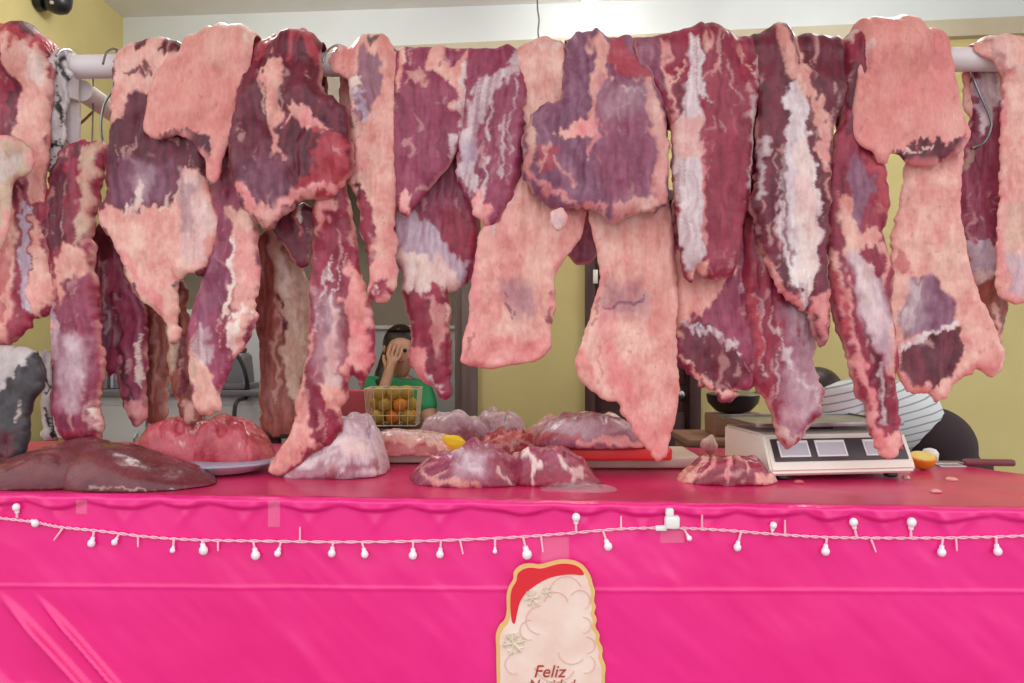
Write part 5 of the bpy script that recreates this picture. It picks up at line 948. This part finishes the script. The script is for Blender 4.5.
for px_ in (245, 250): 
    p = px2(px_, 372, 3.975); tag(MB().tube([(p[0], 3.986, p[2]+.012), (p[0], 3.965, p[2]+.01), (p[0], 3.958, p[2]-.01), (p[0], 3.966, p[2]-.016)], .004, 8).build('wall_hook', M['black']), 'tiny black wall hook on the grey panel left of the long loin', 'hook', 'pair of tiny wall hooks')
xw = px2(160, 380, 3.7)[0]
for i, px_ in enumerate((106, 114)):
    xx = px2(px_, 425, 3.55)[0]; tag(MB().lathe([(.026, 0), (.03, .002), (.032, .09), (.029, .09), (.027, .006), (0, .005)], (xx-.03, 3.58+.03*i, zc_), 20).build('steel_cup', M['steel']), ['left steel cup on the cupboard behind the liver', 'right steel cup on the cupboard behind the liver'][i], 'cup', 'steel cups on the cupboard')
yc_ = px2(104, 372, 3.6); mb = MB(); t = bmesh.new(); bmesh.ops.create_uvsphere(t, u_segments=20, v_segments=14, radius=1)
for v in t.verts: v.co *= 1+.5*(float(fbm(np.array([v.co.x*2+3]), np.array([v.co.z*2+v.co.y]), 4)[0])-.5)
mb.add(t, Matrix.Translation((0, 0, .085)) @ Matrix.Diagonal((.045, .04, .085, 1))); o = mb.build('yellow_bag', M['yel']); o.location = (yc_[0], 3.62, zc_); tag(o, 'bright yellow plastic bag on the cupboard seen between two hanging strips', 'bag')
# security camera on the left wall
sx0 = px2(57, 6, 3.87); scm = tag(empty('security_camera', (XL+.004, 3.87, sx0[2]+.03)), 'black dome security camera on the yellow wall at top left', 'security camera')
MB().lathe([(.05, 0), (.055, .006), (.05, .03), (.035, .04)], (0, 0, 0), 24, Matrix.Rotation(R(90), 4, 'Y')).build('mount', M['black'], scm)
MB().tube([(.03, 0, 0), (.09, 0, .0), (.10, 0, -.01)], .018, 12).build('arm', M['black'], scm)
hd = MB().lathe([(.048, .05), (.062, .045), (.064, .0), (.06, -.03), (.045, -.055), (.02, -.066), (.0, -.068)], (.10, 0, .0), 28).build('dome', M['black'], scm)
MB().sphere((.10, -.052, -.03), .014, (1, .6, 1), 12, 8).build('lens', M['lcd'], hd)
# bulb on the ceiling and its drop wire
bl = tag(empty('light_bulb', (BULB[0], BULB[1], CEIL)), 'glowing bare bulb on the ceiling above the grey purple chunk', 'lamp')
MB().lathe([(.045, 0), (.045, -.012), (.028, -.02), (.024, -.06), (.0, -.062)], (0, 0, 0), 24).build('socket', M['white'], bl)
gb = MB().lathe([(.014, -.058), (.02, -.075), (.038, -.115), (.042, -.145), (.034, -.178), (.016, -.196), (0, -.2)], (0, 0, 0), 24).build('glass', M['bulb'], bl); gb.visible_shadow = True
tag(MB().tube(smooth_path([px2(537, -14, 3.6), px2(537.5, 8, 3.6), px2(539, 20, 3.6), px2(538, 32, 3.6), px2(539.5, 45, 3.6), px2(538.5, 70, 3.6)], 5), .0035, 6).tube([px2(537, -14, 3.6), (px2(537, 0, 3.6)[0], 3.6, CEIL)], .0035, 6).build('ceiling_wire', M['greyp']), 'thin grey cord hanging from the ceiling above the centre', 'wire')
# ---------------------------------------------------------------- people
def skin_body(name, nodes, edges, root, m, parent=None, sub=2, post=None):
    """one continuous surface grown over a skeleton: nodes {key: (x, y, z, radius)}"""
    me = bpy.data.meshes.new(name+'_skeleton'); bm = bmesh.new(); lay = bm.verts.layers.skin.verify(); vs = {}
    for k, (x, y, z, r) in nodes.items():
        v = bm.verts.new((x, y, z)); rr = r if isinstance(r, tuple) else (r, r); v[lay].radius = rr; v[lay].use_root = (k == root); vs[k] = v
    for a, b in edges: bm.edges.new((vs[a], vs[b]))
    bm.to_mesh(me); bm.free(); o = bpy.data.objects.new(name, me); COL.objects.link(o)
    sk_ = o.modifiers.new('skin', 'SKIN'); sk_.use_smooth_shade = True; s = o.modifiers.new('sub', 'SUBSURF'); s.levels = sub; s.render_levels = sub
    dg = bpy.context.evaluated_depsgraph_get(); dg.update(); me2 = bpy.data.meshes.new_from_object(o.evaluated_get(dg)); me2.name = name
    bpy.data.objects.remove(o); bpy.data.meshes.remove(me)
    me2.materials.clear()
    if post:
        for v in me2.vertices: v.co = post(v.co.copy())
    me2.polygons.foreach_set('use_smooth', np.ones(len(me2.polygons), bool))
    return link(name, me2, m, parent)
def chain(*k): return list(zip(k, k[1:]))
def hand_nodes(N, E, pre, wrist, palm_dir, side_dir, curl_dir, L=.085, curl=.5, thumb=1):
    """palm and five fingers of unequal length hung on an existing wrist node"""
    d = Vector(palm_dir).normalized(); s = (Vector(side_dir)-d*Vector(side_dir).dot(d)).normalized(); c = Vector(curl_dir).normalized(); w_ = Vector(N[wrist][:3])
    p = w_+d*L*.5; N[pre+'palm'] = (*p, .026); E.append((wrist, pre+'palm'))
    for i, (off, ln, r) in enumerate(((-.036, .062, .0085), (-.012, .075, .009), (.012, .070, .009), (.034, .052, .008))):
        k = p+d*L*.48+s*off; N[f'{pre}k{i}'] = (*k, .0105); a = k+(d*(1-curl*.35)+c*curl*.35).normalized()*ln*.5; N[f'{pre}m{i}'] = (*a, r)
        t = a+(d*(1-curl)+c*curl).normalized()*ln*.5; N[f'{pre}t{i}'] = (*t, r*.85); E += [(pre+'palm', f'{pre}k{i}'), (f'{pre}k{i}', f'{pre}m{i}'), (f'{pre}m{i}', f'{pre}t{i}')]
    b = w_+d*L*.3-s*.03*thumb+c*.006; N[pre+'th0'] = (*b, .013); t1 = b+(d*.6-s*.65*thumb+c*.3).normalized()*.035; N[pre+'th1'] = (*t1, .0105); t2 = t1+(d*.9-s*.25*thumb+c*.3).normalized()*.028; N[pre+'th2'] = (*t2, .009)
    E += [(wrist, pre+'th0'), (pre+'th0', pre+'th1'), (pre+'th1', pre+'th2')]
def face_mesh(mb_eye, head, fwd, up, side, r):
    for sg in (-1, 1): mb_eye.sphere(head+fwd*r*.86+side*sg*r*.36+up*r*.08, r*.13, (1, 1, 1), 12, 8)
def ears(root, m, head, fwd, up, side, r):
    for sg in (-1, 1): part(MB().sphere(head+side*sg*r*.95-up*r*.05, r*.22, (.4, .8, 1.2), 12, 8).build('ear', m), root)
def eyes(root, head, fwd, up, side, r):
    for sg in (-1, 1): part(MB().sphere(head+fwd*r*.86+side*sg*r*.36+up*r*.08, r*.13, (1, 1, 1), 12, 8).build('eye', M['eye']), root)
def fuse(mb, name, m, root, vox=.012):
    o = mb.build(name, m); a = o.modifiers.new('r', 'REMESH'); a.mode = 'VOXEL'; a.voxel_size = vox; b = o.modifiers.new('s', 'SMOOTH'); b.iterations = 6; b.factor = .5
    dg = bpy.context.evaluated_depsgraph_get(); dg.update(); me = bpy.data.meshes.new_from_object(o.evaluated_get(dg)); bpy.data.objects.remove(o); me.name = name
    me.materials.clear(); me.polygons.foreach_set('use_smooth', np.ones(len(me.polygons), bool)); return part(link(name, me, m), root)
def nose(mb, head, fwd, up, side, r):
    mb.tube([head+fwd*r*.9+up*r*.15, head+fwd*r*1.12-up*r*.22, head+fwd*r*.95-up*r*.3], [r*.07, r*.16, r*.1], 10)
# ---- the seated woman, resting her face on her hand
HX, HY = px2(400, 352, 4.55)[0], 4.55; HZ = CZ-(352-CY)/F*HY
def woman():
    r = tag(empty('person', (HX-.02, HY+.1, 0)), 'woman in a green top sitting behind the counter with her hand over her face', 'person')
    q = lambda x, y, z, rr: (HX+x, HY+y, HZ+z, rr)
    N = dict(hip=q(-.03, .12, -.72, (.15, .12)), belly=q(-.03, .10, -.58, (.13, .10)), chest=q(-.04, .06, -.34, (.15, .105)), neckb=q(-.02, .04, -.185, (.075, .06)), neck=q(0, .02, -.13, .05), head0=q(.0, -.01, -.07, (.068, .078)), head=q(0, -.01, .02, (.082, .098)), head2=q(0, .005, .085, (.06, .075)),
        shl=q(-.18, .05, -.20, .06), ell=q(-.10, -.22, -.34, .042), wrl=q(-.035, -.165, -.10, .028), shr=q(.12, .05, -.21, .058), elr=q(.21, -.06, -.50, .042), wrr=q(.10, -.25, -.53, .028),
        thl=q(-.11, .02, -.76, .085), knl=q(-.13, -.34, -.74, .062), anl=q(-.12, -.36, -HZ+HZ-1.17, .04), tol=q(-.12, -.5, -1.21, .035), thr=q(.08, .02, -.76, .085), knr=q(.12, -.34, -.74, .062), anr=q(.11, -.36, -1.17, .04), tor=q(.11, -.5, -1.21, .035))
    E = chain('hip', 'belly', 'chest', 'neckb', 'neck', 'head0', 'head', 'head2')+chain('neckb', 'shl', 'ell', 'wrl')+chain('neckb', 'shr', 'elr', 'wrr')+chain('hip', 'thl', 'knl', 'anl', 'tol')+chain('hip', 'thr', 'knr', 'anr', 'tor')
    hand_nodes(N, E, 'L', 'wrl', (.28, .12, 1), (1, -.1, -.25), (.1, .9, .3), curl=.25)
    hand_nodes(N, E, 'R', 'wrr', (-.7, -.6, -.2), (.6, -.7, 0), (-.2, .1, -.9), curl=.4)
    b = skin_body('body', N, E, 'hip', M['skin']); part(b, r)
    hd = Vector(q(0, -.01, .02, 0)[:3]); fw, up, sd = Vector((.1, -1, -.22)).normalized(), Vector((0, -.2, 1)).normalized(), Vector((1, .1, 0))
    mb = MB(); nose(mb, hd, fw, up, sd, .09); part(mb.build('nose', M['skin']), r); ears(r, M['skin'], hd, fw, up, sd, .09); eyes(r, hd, fw, up, sd, .09)
    part(MB().tube([hd+fw*.085-up*.05-sd*.024, hd+fw*.094-up*.053, hd+fw*.085-up*.05+sd*.024], [.004, .008, .004], 8).build('mouth', M['lips']), r)
    t = bmesh.new(); bmesh.ops.create_uvsphere(t, u_segments=32, v_segments=20, radius=1)
    for v in t.verts:
        f_ = -v.co.y
        if f_ > .35 and v.co.z < .62: k = .72; v.co.y *= .55; v.co.x *= .96
        n_ = float(fbm(np.array([math.atan2(v.co.x, v.co.y)*6]), np.array([v.co.z*1.2]), 6)[0])-.5; v.co *= 1+.06*n_
    part(MB().add(t, Matrix.Translation(hd+Vector((0, .026, .026))) @ Matrix.Diagonal((.1, .108, .112, 1))).tube(smooth_path([hd+Vector((-.05, .07, -.0)), hd+Vector((-.09, .06, -.12)), hd+Vector((-.10, .02, -.24)), hd+Vector((-.08, -.02, -.34))], 5), [.05]*6+[.055]*5+[.03]*5, 12).build('hair', M['hair']), r)
    G = {k: (N[k][0], N[k][1], N[k][2], tuple(v+.014 for v in (N[k][3] if isinstance(N[k][3], tuple) else (N[k][3],)*2))) for k in ('hip', 'belly', 'chest', 'neckb', 'shl', 'shr')}
    def mid(a, b, t, rr): return tuple(N[a][i]*(1-t)+N[b][i]*t for i in range(3))+(rr,)
    G['al'] = mid('shl', 'ell', .5, .066); G['ar'] = mid('shr', 'elr', .5, .066); G['neckb'] = (*N['neckb'][:3], (.095, .08)); G['collar'] = q(-.01, .03, -.15, (.068, .06))
    part(skin_body('top', G, chain('hip', 'belly', 'chest', 'neckb', 'collar')+chain('neckb', 'shl', 'al')+chain('neckb', 'shr', 'ar'), 'hip', M['green']), r)
    P_ = {k: (*N[k][:3], (N[k][3][0]+.012, N[k][3][1]+.012) if isinstance(N[k][3], tuple) else N[k][3]+.014) for k in ('hip', 'thl', 'knl', 'thr', 'knr', 'anl', 'anr')}
    part(skin_body('trousers', P_, chain('hip', 'thl', 'knl', 'anl')+chain('hip', 'thr', 'knr', 'anr'), 'hip', M['jeans']), r)
    return r
woman()
stl = tag(empty('stool', (HX-.03, HY+.14, 0)), 'dark stool under the seated woman in green', 'stool')
sh_ = HZ-.905
MB().lathe([(.0, sh_-.03), (.16, sh_-.03), (.165, sh_-.015), (.16, sh_), (0, sh_)], (0, 0, 0), 28).build('seat', M['brown'], stl)
for a in range(4): MB().tube([(.1*math.cos(a*1.571+.78), .1*math.sin(a*1.571+.78), sh_-.03), (.16*math.cos(a*1.571+.78), .16*math.sin(a*1.571+.78), 0)], .014, 8).build('leg', M['brown'], stl)
# ---- the man bending forward to the left in a striped shirt
def man():
    Y0 = 3.0; P = lambda px_, py_, dy=0: px2(px_, py_, Y0+dy)
    r = tag(empty('person', (P(935, 0)[0], Y0, 0)), 'person in a white striped shirt and dark shorts bending forward behind the scale', 'person')
    def n(px_, py_, rr, dy=0): return (*P(px_, py_, dy), rr)
    N = dict(hip=n(932, 448, (.125, .12)), belly=n(908, 424, (.135, .13)), chest=n(868, 410, (.15, .135)), neckb=n(838, 402, (.09, .085)), neck=n(826, 401, .056, .03), head0=n(820, 404, (.07, .078), .06), head=n(818, 402, (.085, .09), .10), head2=n(816, 396, (.06, .068), .11))
    N['shl'] = n(838, 404, .072, -.13); N['ell'] = n(832, 458, .047, -.18); N['wrl'] = n(806, 500, .031, -.22); N['shr'] = n(848, 410, .066, .16); N['elr'] = n(842, 466, .047, .2); N['wrr'] = n(812, 504, .031, .2)
    hx, _, hz = P(936, 446)
    for s, dy in (('l', -.1), ('r', .1)):
        N['th'+s] = (hx+.02, Y0+dy, hz-.08, .105); N['kn'+s] = (hx+.03, Y0+dy*1.2, .5, .066); N['an'+s] = (hx+.06, Y0+dy*1.2, .08, .042); N['to'+s] = (hx-.1, Y0+dy*1.4, .04, .038)
    E = chain('hip', 'belly', 'chest', 'neckb', 'neck', 'head0', 'head', 'head2')
    for s in 'lr': E += chain('neckb', 'sh'+s, 'el'+s, 'wr'+s)+chain('hip', 'th'+s, 'kn'+s, 'an'+s, 'to'+s)
    hand_nodes(N, E, 'L', 'wrl', (-.6, 0, -1), (-.1, 1, 0), (-.8, 0, .3), curl=.4); hand_nodes(N, E, 'R', 'wrr', (-.6, 0, -1), (-.1, -1, 0), (-.8, 0, .3), curl=.4)
    part(skin_body('body', N, E, 'hip', M['skin2']), r)
    hd = Vector(N['head'][:3]); fw, up, sd = Vector((-.75, -.1, -.65)).normalized(), Vector((-.65, 0, .75)).normalized(), Vector((.05, -1, 0))
    mb = MB(); nose(mb, hd, fw, up, sd, .092); part(mb.build('nose', M['skin2']), r); ears(r, M['skin2'], hd, fw, up, sd, .092); eyes(r, hd, fw, up, sd, .092)
    part(MB().tube([hd+fw*.088-up*.05-sd*.024, hd+fw*.096-up*.053, hd+fw*.088-up*.05+sd*.024], [.004, .008, .004], 8).build('mouth', M['lips']), r)
    t = bmesh.new(); bmesh.ops.create_uvsphere(t, u_segments=32, v_segments=20, radius=1)
    for v in t.verts:
        if -v.co.y > .3 and v.co.z < .55: v.co.y *= .5; v.co.x *= .95
    rot = Matrix((sd, -fw, up)).transposed().to_4x4()
    part(MB().add(t, Matrix.Translation(hd-fw*.02+up*.03) @ rot @ Matrix.Diagonal((.098, .104, .098, 1))).build('hair', M['hair']), r)
    def grow(k, g): v = N[k][3]; return (*N[k][:3], (v[0]+g, v[1]+g) if isinstance(v, tuple) else v+g)
    G = {k: grow(k, .02) for k in ('belly', 'chest', 'neckb', 'shl', 'shr')}; G['waist'] = n(928, 436, (.150, .150))
    for s in 'lr':
        a, b = N['sh'+s], N['el'+s]; G['a'+s] = tuple(a[i]*.45+b[i]*.55 for i in range(3))+(.072,)
    part(skin_body('shirt', G, chain('waist', 'belly', 'chest', 'neckb')+chain('neckb', 'shl', 'al')+chain('neckb', 'shr', 'ar'), 'waist', M['shirt']), r)
    hp = Vector(P(929, 446)); mb = MB().sphere(hp, .150, (1.02, 1.28, 1.0), 24, 16)
    for s in 'lr': a, k_ = Vector(N['th'+s][:3]), Vector(N['kn'+s][:3]); mb.tube([a+Vector((0, 0, .04)), a, a.lerp(k_, .5), k_+Vector((0, 0, .03))], [.12, .12, .105, .09], 16)
    fuse(mb, 'shorts', M['dark'], r)
    mb = MB()
    for s in 'lr':
        x, y, z = N['an'+s][:3]; mb.box((x-.06, y, .035), (.26, .1, .07), bev=.03, seg=3)
    part(mb.build('shoes', M['black']), r)
man()
